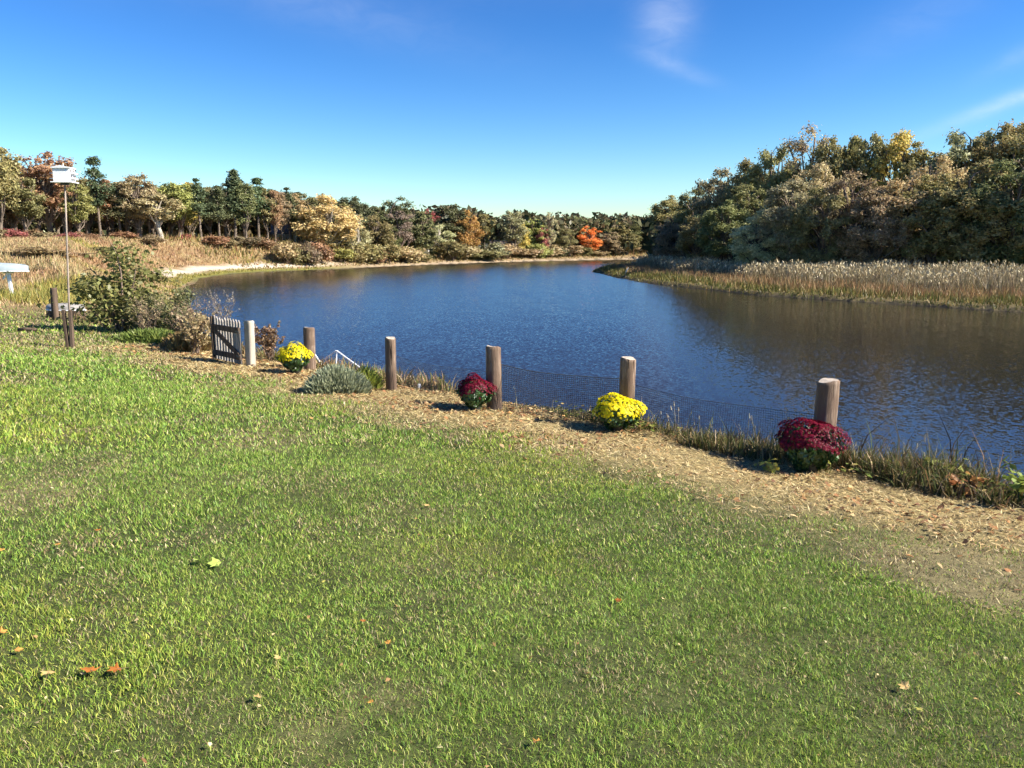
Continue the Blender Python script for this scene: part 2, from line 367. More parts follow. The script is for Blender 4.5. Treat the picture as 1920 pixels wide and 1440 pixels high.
# ------------------------------------------------------------------ grass, straw and weeds (uncountable)
def blades(name, x, y, h, w, lean, col, rng, mat, segs=2, zoff=0.0, tipcol=None, label='', cat='grass', kind='stuff', parent=None, z=None):
    n = len(x); z = height(x, y) + zoff if z is None else z
    a = rng.uniform(0, 2 * np.pi, n); la = rng.uniform(0, 2 * np.pi, n)
    wv = np.stack([np.cos(a), np.sin(a), np.zeros(n)], 1) * (w / 2)[:, None]
    lv = np.stack([np.cos(la), np.sin(la), np.zeros(n)], 1) * (h * lean)[:, None]
    up = np.array([0, 0, 1.0]); b = np.stack([x, y, z], 1); hz = (h * np.sqrt(np.clip(1 - lean * lean, .02, 1)))[:, None]
    if segs == 1:
        V = np.stack([b - wv, b + wv, b + lv + up * hz], 1); F = np.array([[0, 1, 2]]); k = 3
    else:
        mid = b + lv * .33 + up * hz * .6
        V = np.stack([b - wv, b + wv, mid - wv * .8, mid + wv * .8, b + lv + up * hz], 1); F = np.array([[0, 1, 3], [0, 3, 2], [2, 3, 4]]); k = 5
    f = (np.arange(n)[:, None, None] * k + F[None]).reshape(-1, 3)
    cc = np.repeat(col[:, None, :], k, 1)
    if tipcol is not None: cc[:, -1] = tipcol
    o = npobj(name, V.reshape(-1, 3), f, mat, parent, col=np.clip(cc, 0, 1).reshape(-1, 3))
    if label: tag(o, label, cat, kind=kind)
    return o
def pick(rng, n, cols, probs):
    i = rng.choice(len(cols), n, p=np.array(probs) / sum(probs)); c = np.array(cols)[i]
    return c * rng.uniform(.75, 1.25, (n, 1))
SPOTS = [(-2.54, 7.92, .75, .42), (-3.5, 5.5, .7, .42), (2.95, 4.85, .8, .85), (2.3, 5.4, .5, .6), (-.9, 5.2, .4, .35), (.5, 3.2, .4, .4), (-1.7, 6.3, .6, .35), (-.7, 2.65, .24, .42), (-.45, 2.95, .18, .4), (-.62, 3.0, .14, .4), (-2.6, 4.55, .3, .5), (3.6, 4.1, .7, .6), (-1.2, 2.75, .3, .4), (-2.2, 3.9, .3, .4), (1.4, 5.6, .8, .35)]
def dryness(x, y):
    v = sstep(.52, .8, fbm(x, y, 1.3, 21, 4)) * .55 + sstep(.55, .8, fbm(x, y, .35, 24, 3)) * .35 + .04
    for a, b, r, k in SPOTS:
        q = np.hypot(x - a, (y - b)) / r * (1 + .5 * (fbm(x, y, .25, 27, 2) - .5)); v = np.maximum(v, k * sstep(1.1, .4, q))
    return np.clip(v, 0, 1)
def EDGE(x, y): return (fbm(x, y, 1.0, 33) - .5) * 2.2 + (fbm(x, y, .3, 34, 2) - .5) * 1.2
rng = np.random.RandomState(3)
PX = []; PY = []; PW = []; PH = []
for r0, r1, dens, w, h in ((1.3, 3.2, 18500, .0027, .031), (3.2, 5, 12500, .0037, .033), (5, 8, 6200, .0064, .038), (8, 13, 2300, .012, .054), (13, 22, 850, .021, .065), (22, 34, 220, .04, .08)):
    A = R(52); n = int(A * (r1 * r1 - r0 * r0) * dens)
    r = np.sqrt(rng.uniform(r0 * r0, r1 * r1, n)); a = rng.uniform(-A, A, n)
    x_, y_ = r * np.sin(a), r * np.cos(a)
    s_ = across(x_, y_); dr = dryness(x_, y_)
    edge = sstep(6.9, 5.5, s_ + EDGE(x_, y_))
    far_left = sstep(34, 22, r); edge = np.maximum(edge, .75 * sstep(16.5, 18.5, -.727 * x_ + .687 * y_) * sstep(13, 10, s_))
    keep = rng.rand(n) < np.clip(edge * (1 - .25 * dr ** 1.5) * far_left, 0, 1)
    # tufts: clumps of taller and shorter growth
    keep &= rng.rand(n) < .45 + .75 * fbm(x_, y_, .12, 51, 2)
    PX.append(x_[keep]); PY.append(y_[keep]); PW.append(np.full(keep.sum(), w)); PH.append(np.full(keep.sum(), h))
px_, py_, pw_, ph_ = map(np.concatenate, (PX, PY, PW, PH)); n = len(px_)
dr = dryness(px_, py_); s_ = across(px_, py_)
tall = fbm(px_, py_, .2, 52, 2)
ph_ = ph_ * (.7 + .6 * tall) * rng.uniform(.6, 1.35, n) * (1 - .35 * dr); pw_ = pw_ * rng.uniform(.7, 1.3, n)
green = pick(rng, n, [(.115, .185, .032), (.155, .215, .04), (.08, .145, .028), (.21, .235, .06), (.27, .29, .075)], [4, 3.5, 2, 2.2, 1.2]) * np.array([1.52, 1.58, 1.35])
straw = pick(rng, n, [(.42, .33, .17), (.30, .22, .11), (.50, .42, .24), (.22, .15, .08)], [3, 3, 2, 1])
yel = fbm(px_, py_, 2.6, 61, 3)
green = green * (1 + (np.array([1.22, 1.06, .95]) - 1) * sstep(.42, .7, yel)[:, None]) * (.78 + .5 * fbm(px_, py_, .9, 63, 3))[:, None]
brown_left = sstep(15.5, 18, -.727 * px_ + .687 * py_)
pd = np.clip(.035 + .85 * dr + .6 * sstep(4.6, 6.3, s_ + EDGE(px_, py_) - .3) * (1 - brown_left) + .38 * brown_left, 0, .95)
gc = np.where((rng.rand(n) < pd)[:, None], straw, green)
lean = np.clip(rng.uniform(.30, .96, n) + .1 * dr, 0, .97)
nearm = np.hypot(px_, py_) < 5.2
lawn = empty('lawn_grass', (0, 0, 0)); tag(lawn, 'short mown green grass with yellowed patches on the near slope', 'grass', kind='stuff')
for nm, mk, sg in (('grass_blades', nearm, 2), ('grass_blades', ~nearm, 1)):
    o = blades(nm, px_[mk], py_[mk], ph_[mk], pw_[mk] * (1 if sg == 2 else 1.25), lean[mk], gc[mk], rng, M['blade'], sg, -.006, parent=lawn); o['kind'] = 'stuff'
def flat_litter(name, x, y, L, W, col, rng, lift, label, cat):
    """dead stems and leaf scraps lying on the ground"""
    n = len(x); z = height(x, y)
    a = rng.uniform(0, 2 * np.pi, n); u = np.stack([np.cos(a), np.sin(a), rng.uniform(-.55, .55, n)], 1); v = np.stack([-np.sin(a), np.cos(a), rng.uniform(-.5, .5, n)], 1)
    b = np.stack([x, y, z + lift * rng.rand(n)], 1); u = u * (L / 2)[:, None]; v = v * (W / 2)[:, None]; up = np.array([0, 0, .22]) * W[:, None]
    V = np.stack([b - u, b - v + up, b + u, b + v + up], 1).reshape(-1, 3)
    o = npobj(name, V, np.arange(4 * n).reshape(-1, 4), M['dry'], col=np.clip(np.repeat(col, 4, 0), 0, 1)); tag(o, label, cat, kind='stuff'); return o
def band(rng, n, t0, t1, s0, s1):                     # t runs along the fence (towards the left), s across it
    t = rng.uniform(t0, t1, n); s_ = rng.uniform(s0, s1, n)
    return .687 * s_ - .727 * t, .727 * s_ + .687 * t
def tdens(rng, t0, t1, n):                            # more pieces where they are near
    u = rng.rand(n); return t0 + (t1 - t0) * u ** 1.5
n = 170000
t_ = tdens(rng, -3, 18, n); s_ = rng.uniform(4.6, 8.9, n); x_, y_ = .687 * s_ - .727 * t_, .727 * s_ + .687 * t_
edge = sstep(5.5, 6.9, s_ + EDGE(x_, y_))
k = (rng.rand(n) < np.clip(edge * (.35 + 1.0 * fbm(x_, y_, .5, 71)), .03, 1)) & (s_ + (fbm(x_, y_, .7, 72) - .5) < 8.7); x_, y_ = x_[k], y_[k]; n = len(x_); r = np.hypot(x_, y_)
g = .55 + r / 14
flat_litter('straw_litter', x_, y_, rng.uniform(.03, .10, n) * g, rng.uniform(.0025, .008, n) * g,
            pick(rng, n, [(.56, .43, .20), (.44, .33, .15), (.66, .54, .29), (.24, .16, .08), (.48, .29, .13), (.13, .09, .05)], [4, 3, 3, 2, 1, 1.3]), rng, .03, 'dry straw and dead stems strewn along the fence line', 'straw')
n = 900                                               # scraps and bits of leaf caught in the mown grass
r_ = rng.uniform(1.8, 12, n); a_ = rng.uniform(-.75, .75, n); x_, y_ = r_ * np.sin(a_), r_ * np.cos(a_); k = (across(x_, y_) < 6.5) & (rng.rand(n) < fbm(x_, y_, 1.5, 74) * 1.3); x_, y_ = x_[k], y_[k]; n = len(x_)
flat_litter('leaf_scraps', x_, y_, rng.uniform(.012, .034, n), rng.uniform(.008, .022, n), pick(rng, n, [(.42, .26, .11), (.52, .40, .20), (.30, .16, .07), (.56, .48, .26)], [2, 3, 2, 2]), rng, .03, 'tiny scraps of dry leaf scattered through the lawn', 'leaves')
n = 7500
t_ = tdens(rng, -3, 18, n); s_ = 7.5 + rng.normal(0, .75, n); x_, y_ = .687 * s_ - .727 * t_, .727 * s_ + .687 * t_
k = (rng.rand(n) < sstep(.35, .65, fbm(x_, y_, .9, 73))) & (s_ < 9.2); x_, y_ = x_[k], y_[k]; n = len(x_); r = np.hypot(x_, y_)
flat_litter('leaf_litter', x_, y_, rng.uniform(.04, .08, n) * (.6 + r / 20), rng.uniform(.03, .055, n) * (.6 + r / 20),
            pick(rng, n, [(.40, .22, .09), (.32, .17, .075), (.50, .36, .18), (.20, .11, .06)], [2, 3, 3, 3]), rng, .035, 'brown and orange leaf scraps drifted against the fence posts', 'leaves')
# weeds on the edge of the near bank, beyond the posts
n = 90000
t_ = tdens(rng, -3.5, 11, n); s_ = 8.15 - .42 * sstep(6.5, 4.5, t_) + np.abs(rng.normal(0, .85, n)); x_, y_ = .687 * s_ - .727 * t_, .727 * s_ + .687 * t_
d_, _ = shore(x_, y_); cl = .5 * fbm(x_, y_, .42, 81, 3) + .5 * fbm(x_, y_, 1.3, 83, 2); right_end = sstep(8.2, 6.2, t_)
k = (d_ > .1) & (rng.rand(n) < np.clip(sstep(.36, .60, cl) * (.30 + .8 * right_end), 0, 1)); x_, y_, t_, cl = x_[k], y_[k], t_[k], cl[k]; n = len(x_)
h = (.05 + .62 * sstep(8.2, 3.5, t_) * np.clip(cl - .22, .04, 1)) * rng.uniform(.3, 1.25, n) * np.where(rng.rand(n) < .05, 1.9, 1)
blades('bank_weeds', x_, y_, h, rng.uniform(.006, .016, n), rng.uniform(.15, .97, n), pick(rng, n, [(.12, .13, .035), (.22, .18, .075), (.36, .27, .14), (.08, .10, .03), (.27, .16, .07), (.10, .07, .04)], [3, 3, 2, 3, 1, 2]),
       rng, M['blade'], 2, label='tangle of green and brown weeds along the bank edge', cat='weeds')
n = 5200                                              # broad leaves mixed into the bank weeds
t_ = tdens(rng, -3, 8, n); s_ = 7.85 + np.abs(rng.normal(0, .6, n)); x_, y_ = .687 * s_ - .727 * t_, .727 * s_ + .687 * t_
d_, _ = shore(x_, y_); k = (d_ > .1) & (rng.rand(n) < sstep(.46, .62, fbm(x_, y_, .6, 86, 2))); x_, y_ = x_[k], y_[k]; n = len(x_)
z_ = height(x_, y_) + .04 + .26 * rng.rand(n) * fbm(x_, y_, .5, 87); a_ = rng.uniform(0, 6.28, n); L_ = rng.uniform(.018, .045, n)[:, None]
u = np.stack([np.cos(a_), np.sin(a_), rng.uniform(-.5, .5, n)], 1) * L_; v = np.stack([-np.sin(a_), np.cos(a_), rng.uniform(-.5, .5, n)], 1) * L_ * .55; b_ = np.stack([x_, y_, z_], 1)
bl = npobj('bank_leaves', np.stack([b_ - u, b_ - v + [0, 0, .006], b_ + u, b_ + v + [0, 0, .006]], 1).reshape(-1, 3), np.arange(4 * n).reshape(-1, 4), M['blade'],
           col=np.repeat(pick(rng, n, [(.16, .20, .045), (.26, .27, .06), (.34, .20, .08), (.44, .33, .13), (.10, .12, .035)], [4, 3, 1.5, 1.5, 3]), 4, 0))
tag(bl, 'small broad leaves mixed into the weeds beyond the posts', 'weeds', kind='stuff')
n = 26000                                             # low green and tan growth on the bank left of the lavender and around the gate
t_ = rng.uniform(9, 26, n); s_ = 8.2 + np.abs(rng.normal(0, 1.1, n)); x_, y_ = .687 * s_ - .727 * t_, .727 * s_ + .687 * t_
d_, _ = shore(x_, y_); k = (d_ > .1) & (rng.rand(n) < sstep(.35, .6, fbm(x_, y_, 1.2, 82))); x_, y_ = x_[k], y_[k]; n = len(x_)
blades('river_edge_growth', x_, y_, rng.uniform(.08, .38, n), rng.uniform(.012, .03, n), rng.uniform(.1, .8, n), pick(rng, n, [(.16, .17, .045), (.30, .22, .10), (.40, .27, .14), (.25, .14, .07)], [3, 3, 3, 1]),
       rng, M['blade'], 2, label='low tan and green growth on the bank behind the gate', cat='weeds')
# rough meadow and the brown weeds on the left bank
n = 130000
y_ = 19 + 105 * rng.rand(n) ** 1.15; x_ = -y_ * rng.uniform(.14, .86, n) - 1
d_, rt = shore(x_, y_); pt = fbm(x_, y_, 7, 91, 3); pt2 = fbm(x_, y_, 2.2, 92, 3)
thick = sstep(24, 40, y_ + (pt - .5) * 22)
k = (d_ > .6) & (~rt) & (rng.rand(n) < .12 + .88 * thick) & ((y_ < 80) | (d_ > 4.6) | ((d_ < 2.4) & (rng.rand(n) < .8))); x_, y_, d_, pt, pt2, thick = (q[k] for q in (x_, y_, d_, pt, pt2, thick)); n = len(x_)
h = (.10 + .38 * thick * (.3 + pt2)) * rng.uniform(.5, 1.3, n) * np.where(d_ < 2.5, .6, 1)
c = pick(rng, n, [(.40, .28, .14), (.48, .36, .19), (.32, .20, .10), (.33, .30, .12)], [4, 3, 2, 2])
c = np.where((sstep(.58, .66, pt) > rng.rand(n))[:, None], pick(rng, n, [(.34, .27, .07), (.24, .24, .06)], [1, 1]), c)
c = np.where((sstep(.40, .34, pt) > rng.rand(n))[:, None], pick(rng, n, [(.38, .24, .12), (.33, .20, .11)], [1, 1]), c)
c = np.where((d_ < 2.6)[:, None] & (y_ > 70)[:, None], pick(rng, n, [(.22, .21, .05), (.33, .27, .08)], [1, 1]), c)
c = np.where((thick < .3)[:, None] & (rng.rand(n) < .6)[:, None], pick(rng, n, [(.15, .18, .04), (.20, .21, .06)], [1, 1]), c)
blades('meadow_weeds', x_, y_, h, .016 + .0011 * y_ * rng.uniform(.6, 1.3, n), rng.uniform(.05, .7, n), c, rng, M['blade'], 1, label='brown dry meadow weeds covering the left bank', cat='weeds')
n = 60000                                             # low scrub on the far bank
y_ = rng.uniform(112, 225, n); x_ = rng.uniform(-60, 70, n); d_, rt = shore(x_, y_)
k = (d_ > 1.3) & (d_ < 26) & (~rt); x_, y_, d_ = x_[k], y_[k], d_[k]; n = len(x_); pt = fbm(x_, y_, 6, 95)
blades('far_bank_scrub', x_, y_, (.3 + 1.5 * pt * sstep(2, 8, d_)) * rng.uniform(.5, 1.3, n), rng.uniform(.12, .3, n), rng.uniform(.1, .7, n),
       pick(rng, n, [(.28, .19, .09), (.33, .25, .09), (.20, .18, .06), (.34, .17, .08)], [3, 3, 3, 1]), rng, M['blade'], 1, label='tan and olive scrub along the far shore', cat='scrub')
# the marsh on the right bank: green edge, rusty grass, pale plumed reeds
n = 330000
y_ = rng.uniform(24, 150, n); x_ = rng.uniform(8, 75, n); d_, rt = shore(x_, y_); k = rt & (d_ > .05) & (d_ < 17) & (rng.rand(n) < 55 / (y_ + 10)); x_, y_, d_ = x_[k], y_[k], d_[k]
w_ = (fbm(x_, y_, 5, 101, 3) - .5) * 4; q = d_ + w_
n = len(x_)
zoneA = q < 2.6; zoneB = (q >= 2.6) & (q < 6.2)
h = np.where(zoneA, .62, np.where(zoneB, .85, 1.42)) * rng.uniform(.55, 1.15, n) * (.55 + .9 * fbm(x_, y_, 2.2, 102))
h *= sstep(0, 1.5, d_) * .6 + .4
c = np.where(zoneA[:, None], pick(rng, n, [(.17, .16, .045), (.10, .115, .03), (.27, .19, .07)], [3, 2, 2]),
    np.where(zoneB[:, None], pick(rng, n, [(.30, .17, .08), (.26, .19, .09), (.34, .22, .11), (.20, .17, .07)], [3, 3, 2, 2]), pick(rng, n, [(.36, .29, .18), (.28, .22, .13), (.22, .19, .10)], [3, 2, 3])))
blades('marsh_grass', x_, y_, h, rng.uniform(.04, .10, n) * (.5 + y_ / 90), rng.uniform(.05, .65, n), c, rng, M['blade'], 1, label='rust and green marsh grass edging the right bank', cat='marsh grass')
k = (~zoneA) & (~zoneB) & (rng.rand(n) < .95) & (fbm(x_, y_, 3.5, 103) > .30); xx, yy, hh = x_[k], y_[k], h[k]; n2 = len(xx)
blades('reed_plumes', xx, yy, rng.uniform(.14, .36, n2), rng.uniform(.05, .09, n2) * (.5 + yy / 90), rng.uniform(.3, .97, n2), pick(rng, n2, [(.46, .38, .22), (.38, .30, .165), (.54, .47, .31)], [3, 3, 2]),
       rng, M['dry'], 2, label='pale feathery reed plumes above the marsh grass', cat='reeds', z=height(xx, yy) + hh * .88)
# ------------------------------------------------------------------ trees: prototypes (trunk mesh + crown mesh, metres)
def leaf_quads(rng, c, nrm, size, asp=.62):
    """rhombic leaf sprays at c facing nrm"""
    n = len(c); t = rng.normal(size=(n, 3)); nrm = nrm / (np.linalg.norm(nrm, axis=1, keepdims=True) + 1e-9)
    t -= nrm * (t * nrm).sum(1, keepdims=True); t /= np.linalg.norm(t, axis=1, keepdims=True) + 1e-9
    b = np.cross(nrm, t); L = (size * rng.uniform(.6, 1.35, n))[:, None]
    bend = nrm * L * rng.uniform(-.25, .25, (n, 1))
    return np.stack([c - t * L, c - b * L * asp + bend, c + t * L, c + b * L * asp + bend], 1).reshape(-1, 3)
def sphere(rng, n):
    v = rng.normal(size=(n, 3)); return v / np.linalg.norm(v, axis=1, keepdims=True)
def lobe_leaves(rng, lobes, n, size, shell=.7):
    w = np.array([l[1] ** 2 for l in lobes]); i = rng.choice(len(lobes), n, p=w / w.sum())
    cc = np.array([l[0] for l in lobes])[i]; rr = np.array([l[1] for l in lobes])[i]
    an = rng.uniform(.7, 1.3, (len(lobes), 3)) * np.array([1, 1, .8])
    dv = sphere(rng, n); u = rng.uniform(.15, 1.0, n) ** .55 * rng.uniform(.82, 1.3, n)
    lump = 1 + .3 * np.sin(dv[:, 0] * 6 + i) * np.sin(dv[:, 1] * 5 + 2 * i) + .25 * np.sin(dv[:, 2] * 8 + i + dv[:, 0] * 5)
    p = cc + dv * (rr * u * lump)[:, None] * an[i]
    return leaf_quads(rng, p, dv * .6 + rng.normal(size=(n, 3)) * .5 + np.array([0, 0, .3]), size)
PROTO = {}
def finish(key, mb, V, bark, w, h):
    PROTO[key] = (mb.mesh(key + '_trunk', M[bark], True), npmesh(key + '_crown', V, np.arange(len(V)).reshape(-1, 4), M['leaf']), w, h)
def limb(mb, rng, a, b, r0, r1, n=5, sag=.12):
    a, b = np.array(a), np.array(b); L = np.linalg.norm(b - a); off = rng.normal(size=3) * L * sag
    pts = [a + (b - a) * t + off * math.sin(math.pi * t) + np.array([0, 0, .18 * L * math.sin(math.pi * t)]) for t in np.linspace(0, 1, 5)]
    mb.tube(pts, list(np.linspace(r0, r1, 5)), n, False)
    return pts
def broadleaf(key, seed, w=7.0, h=12.0, clear=.28, nl=20, n=6000, size=.2, bark='bark', lobe=(.2, .34), taper=0.0, twigs=0):
    rng = np.random.RandomState(seed); mb = MB(); r = w / 2
    zc0, zc1 = h * clear, h; lobes = []
    tries = 0
    while len(lobes) < nl and tries < 400:
        tries += 1
        v = sphere(rng, 1)[0] * rng.uniform(.45, 1) ** .6
        R_ = r * rng.uniform(*lobe) * (1 if v[2] < .5 else .8)
        mid = (zc0 + zc1) / 2; hz = (zc1 - zc0) / 2 - R_ * .8; wid = (1 - taper * max(0, v[2]))
        c = np.array([v[0] * (r - R_) * wid, v[1] * (r - R_) * wid, mid + v[2] * hz])
        if all(np.linalg.norm(c - l[0]) > .36 * (R_ + l[1]) for l in lobes): lobes.append((c, R_))
    top = np.array([rng.uniform(-.4, .4), rng.uniform(-.4, .4), h * .86])
    lean = rng.uniform(-.35, .35, 2); tr = w * .032 + .06
    pts = [(0, 0, -.4), (lean[0] * .2, lean[1] * .2, h * .12), (lean[0], lean[1], h * .35), (lean[0] * 1.2 + top[0] * .3, lean[1] * 1.2 + top[1] * .3, h * .6), tuple(top)]
    mb.tube(pts, [tr * 1.45, tr * 1.05, tr * .85, tr * .5, tr * .12], 8, False, .08, random.Random(seed))
    for c, R_ in lobes:
        t = np.clip((c[2] - h * .28) / h, clear * .75, .6); a = np.array([lean[0] * min(1, t * 2), lean[1] * min(1, t * 2), h * t * rng.uniform(.75, .95)])
        p = limb(mb, rng, a, c, tr * .42, tr * .08)
        for _ in range(2 + twigs): limb(mb, rng, p[3], c + sphere(rng, 1)[0] * R_ * (1.0 + .15 * bool(twigs)), tr * .11, tr * .03, 3)
    finish(key, mb, lobe_leaves(rng, lobes, n, size), bark, w, h)
def pine(key, seed, w=5.5, h=14.0, clear=.42, n=5200):
    rng = np.random.RandomState(seed); mb = MB(); P = []; D = []
    lean = rng.uniform(-.3, .3, 2)
    ax = lambda z: np.array([lean[0] * z / h, lean[1] * z / h, z])
    mb.tube([ax(-.4), ax(h * .3), ax(h * .65), ax(h * .97)], [.27, .2, .13, .03], 8, False, .06, random.Random(seed))
    z = h * clear
    while z < h * .98:
        f = (z - h * clear) / (h * (1 - clear)); L0 = (w / 2) * (1 - f) ** .85 * (.8 + .3 * math.sin(z * 2.3 + seed)) + .22
        for k in range(rng.randint(3, 6)):
            a = rng.uniform(0, 2 * np.pi); L = L0 * rng.uniform(.55, 1.15); dr = np.array([math.cos(a), math.sin(a), rng.uniform(-.05, .35)])
            b = ax(z); e = b + dr * L; mb.tube([b, b + dr * L * .5 + np.array([0, 0, -.05 * L]), e], [.045, .03, .01], 4, False)
            m = int(22 + 62 * L / 2.5); t = rng.uniform(.12, 1.08, m) ** .8
            q = b + dr * L * t[:, None] + rng.normal(size=(m, 3)) * np.array([.36, .36, .26]) * (.5 + L / 2.6)
            P.append(q); D.append(np.tile(dr * np.array([.3, .3, 0]) + np.array([0, 0, .8]), (m, 1)) + rng.normal(size=(m, 3)) * .5)
        if rng.rand() < .12: z += h * .05
        z += h * .021 * rng.uniform(.7, 1.4)
    for _ in range(6):                                # dead stubs on the bare stem
        zz = rng.uniform(h * .2, h * clear); a = rng.uniform(0, 2 * np.pi); mb.tube([ax(zz), ax(zz) + np.array([math.cos(a), math.sin(a), .1]) * rng.uniform(.4, 1.1)], [.03, .008], 4, False)
    P = np.concatenate(P); D = np.concatenate(D); finish(key, mb, leaf_quads(rng, P, D, .25, .42), 'bark', w, h)
def shrub(key, seed, w=3.0, h=2.4, n=2600, size=.12, stems=9, nl=12):
    rng = np.random.RandomState(seed); mb = MB(); lobes = []
    for _ in range(nl):
        a = rng.uniform(0, 2 * np.pi); q = rng.rand() ** .6; R_ = w * rng.uniform(.13, .24)
        lobes.append((np.array([math.cos(a) * q * (w / 2 - R_), math.sin(a) * q * (w / 2 - R_), h * rng.uniform(.22, .95 - .3 * q) ]), R_))
    for c, R_ in lobes[:stems]:
        e = c + sphere(rng, 1)[0] * R_; limb(mb, rng, (rng.uniform(-.15, .15) * w * .5, rng.uniform(-.15, .15) * w * .5, -.1), e, .03 * w / 3 + .006, .006, 4, .08)
    finish(key, mb, lobe_leaves(rng, lobes, n, size, .3), 'twig', w, h)
def bare_shrub(key, seed, w=1.2, h=1.2, n=500, size=.025):
    rng = np.random.RandomState(seed); mb = MB(); P = []
    for _ in range(16):
        a = rng.uniform(0, 2 * np.pi); e = np.array([math.cos(a) * w * .5 * rng.rand(), math.sin(a) * w * .5 * rng.rand(), h * rng.uniform(.6, 1)])
        p = limb(mb, rng, (rng.normal() * .04, rng.normal() * .04, -.05), e, .009, .003, 4, .05)
        for _ in range(6):
            b = p[rng.randint(1, 5)]; q = b + np.array([rng.normal() * .14 * w, rng.normal() * .14 * w, rng.uniform(.05, .28) * h]); mb.tube([b, q], [.004, .0015], 3, False)
            m = n // 96 + 1; P.append(b + (q - b) * rng.uniform(.3, 1.1, (m, 1)) + rng.normal(size=(m, 3)) * .02)
    P = np.concatenate(P); finish(key, mb, leaf_quads(rng, P, rng.normal(size=(len(P), 3)), size), 'twig', w, h)
for i in range(5): broadleaf(f'oak{i}', 100 + i, 7.5, 13, .24, 42, 11500, .165, lobe=(.17, .31))
for i in range(5): broadleaf(f'round{i}', 200 + i, 8, 12, .10, 50, 13000, .17, lobe=(.15, .28))
for i in range(6): broadleaf(f'wood{i}', 300 + i, 9, 13, .04, 75, 29000, .132, lobe=(.13, .25), taper=.06)
for i in range(2): broadleaf(f'sparse{i}', 400 + i, 8, 13, .2, 26, 5200, .13, 'twig', (.16, .28), twigs=7)
for i in range(4): broadleaf(f'slim{i}', 520 + i, 4.6, 13.5, .26, 38, 7500, .165, lobe=(.24, .44))
broadleaf('cottonwood', 500, 9, 12, .10, 55, 19000, .17, 'pale_bark', (.17, .30), taper=.35)
broadleaf('forked', 501, 7, 10, .40, 14, 3000, .17, 'pale_bark', (.2, .32))
broadleaf('willow', 502, 6.5, 8.5, .05, 26, 8000, .15, 'pale_bark', (.16, .28), taper=.5)
for i in range(4): pine(f'pine{i}', 600 + i)
for i in range(4): shrub(f'shrub{i}', 700 + i)
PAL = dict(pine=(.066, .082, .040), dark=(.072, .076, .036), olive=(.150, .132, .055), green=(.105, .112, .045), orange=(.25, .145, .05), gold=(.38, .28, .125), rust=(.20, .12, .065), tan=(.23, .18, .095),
           mauve=(.185, .145, .105), grey=(.175, .165, .088), pale=(.27, .255, .135), yellow=(.27, .22, .06), lime=(.18, .175, .055), red=(.24, .085, .07), flame=(.46, .16, .045), brown=(.17, .13, .075))
WORD = dict(pine='dark green', dark='dark green', olive='olive', green='green', orange='orange', gold='golden', rust='rusty', tan='tan', mauve='mauve brown', grey='grey green', pale='pale olive', yellow='yellow',
            lime='yellow green', red='crimson', flame='flame orange', brown='brown')
trng = random.Random(11)
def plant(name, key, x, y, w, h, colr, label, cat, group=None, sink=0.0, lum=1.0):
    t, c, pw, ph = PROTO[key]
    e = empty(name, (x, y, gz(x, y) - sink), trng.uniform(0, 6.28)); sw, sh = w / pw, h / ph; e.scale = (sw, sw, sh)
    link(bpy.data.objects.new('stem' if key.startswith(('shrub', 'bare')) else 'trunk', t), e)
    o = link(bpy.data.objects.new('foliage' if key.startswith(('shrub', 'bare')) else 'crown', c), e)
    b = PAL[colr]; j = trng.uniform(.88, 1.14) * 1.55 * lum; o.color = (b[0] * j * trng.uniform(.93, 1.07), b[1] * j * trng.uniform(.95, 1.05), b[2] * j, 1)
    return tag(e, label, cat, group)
KIND = dict(slim=('slender_tree', 'slender tree', 'tree'), oak=('oak_tree', 'tall-stemmed tree', 'tree'), round=('broadleaf_tree', 'full-crowned tree', 'tree'), wood=('broadleaf_tree', 'dense tree', 'tree'), sparse=('thin_tree', 'twiggy tree', 'tree'),
            pine=('pine_tree', 'pine', 'pine tree'), cottonwood=('cottonwood_tree', 'cottonwood', 'tree'), forked=('forked_tree', 'fork-trunked tree', 'tree'), willow=('willow_tree', 'willow', 'tree'), shrub=('shrub', 'shrub', 'shrub'))
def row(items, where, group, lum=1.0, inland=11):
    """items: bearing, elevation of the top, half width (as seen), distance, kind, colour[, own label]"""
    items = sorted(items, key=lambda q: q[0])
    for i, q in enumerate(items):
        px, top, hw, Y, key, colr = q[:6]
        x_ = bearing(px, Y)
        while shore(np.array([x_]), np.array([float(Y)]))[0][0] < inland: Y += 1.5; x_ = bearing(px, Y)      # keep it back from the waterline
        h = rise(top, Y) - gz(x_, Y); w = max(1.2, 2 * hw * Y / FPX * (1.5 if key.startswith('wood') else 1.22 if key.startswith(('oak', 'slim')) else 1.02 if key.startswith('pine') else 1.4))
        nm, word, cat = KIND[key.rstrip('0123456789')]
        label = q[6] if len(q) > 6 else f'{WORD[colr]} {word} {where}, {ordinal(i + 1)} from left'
        plant(nm, key, x_, Y, w, h * 1.02, colr, label, cat, group, lum=lum)
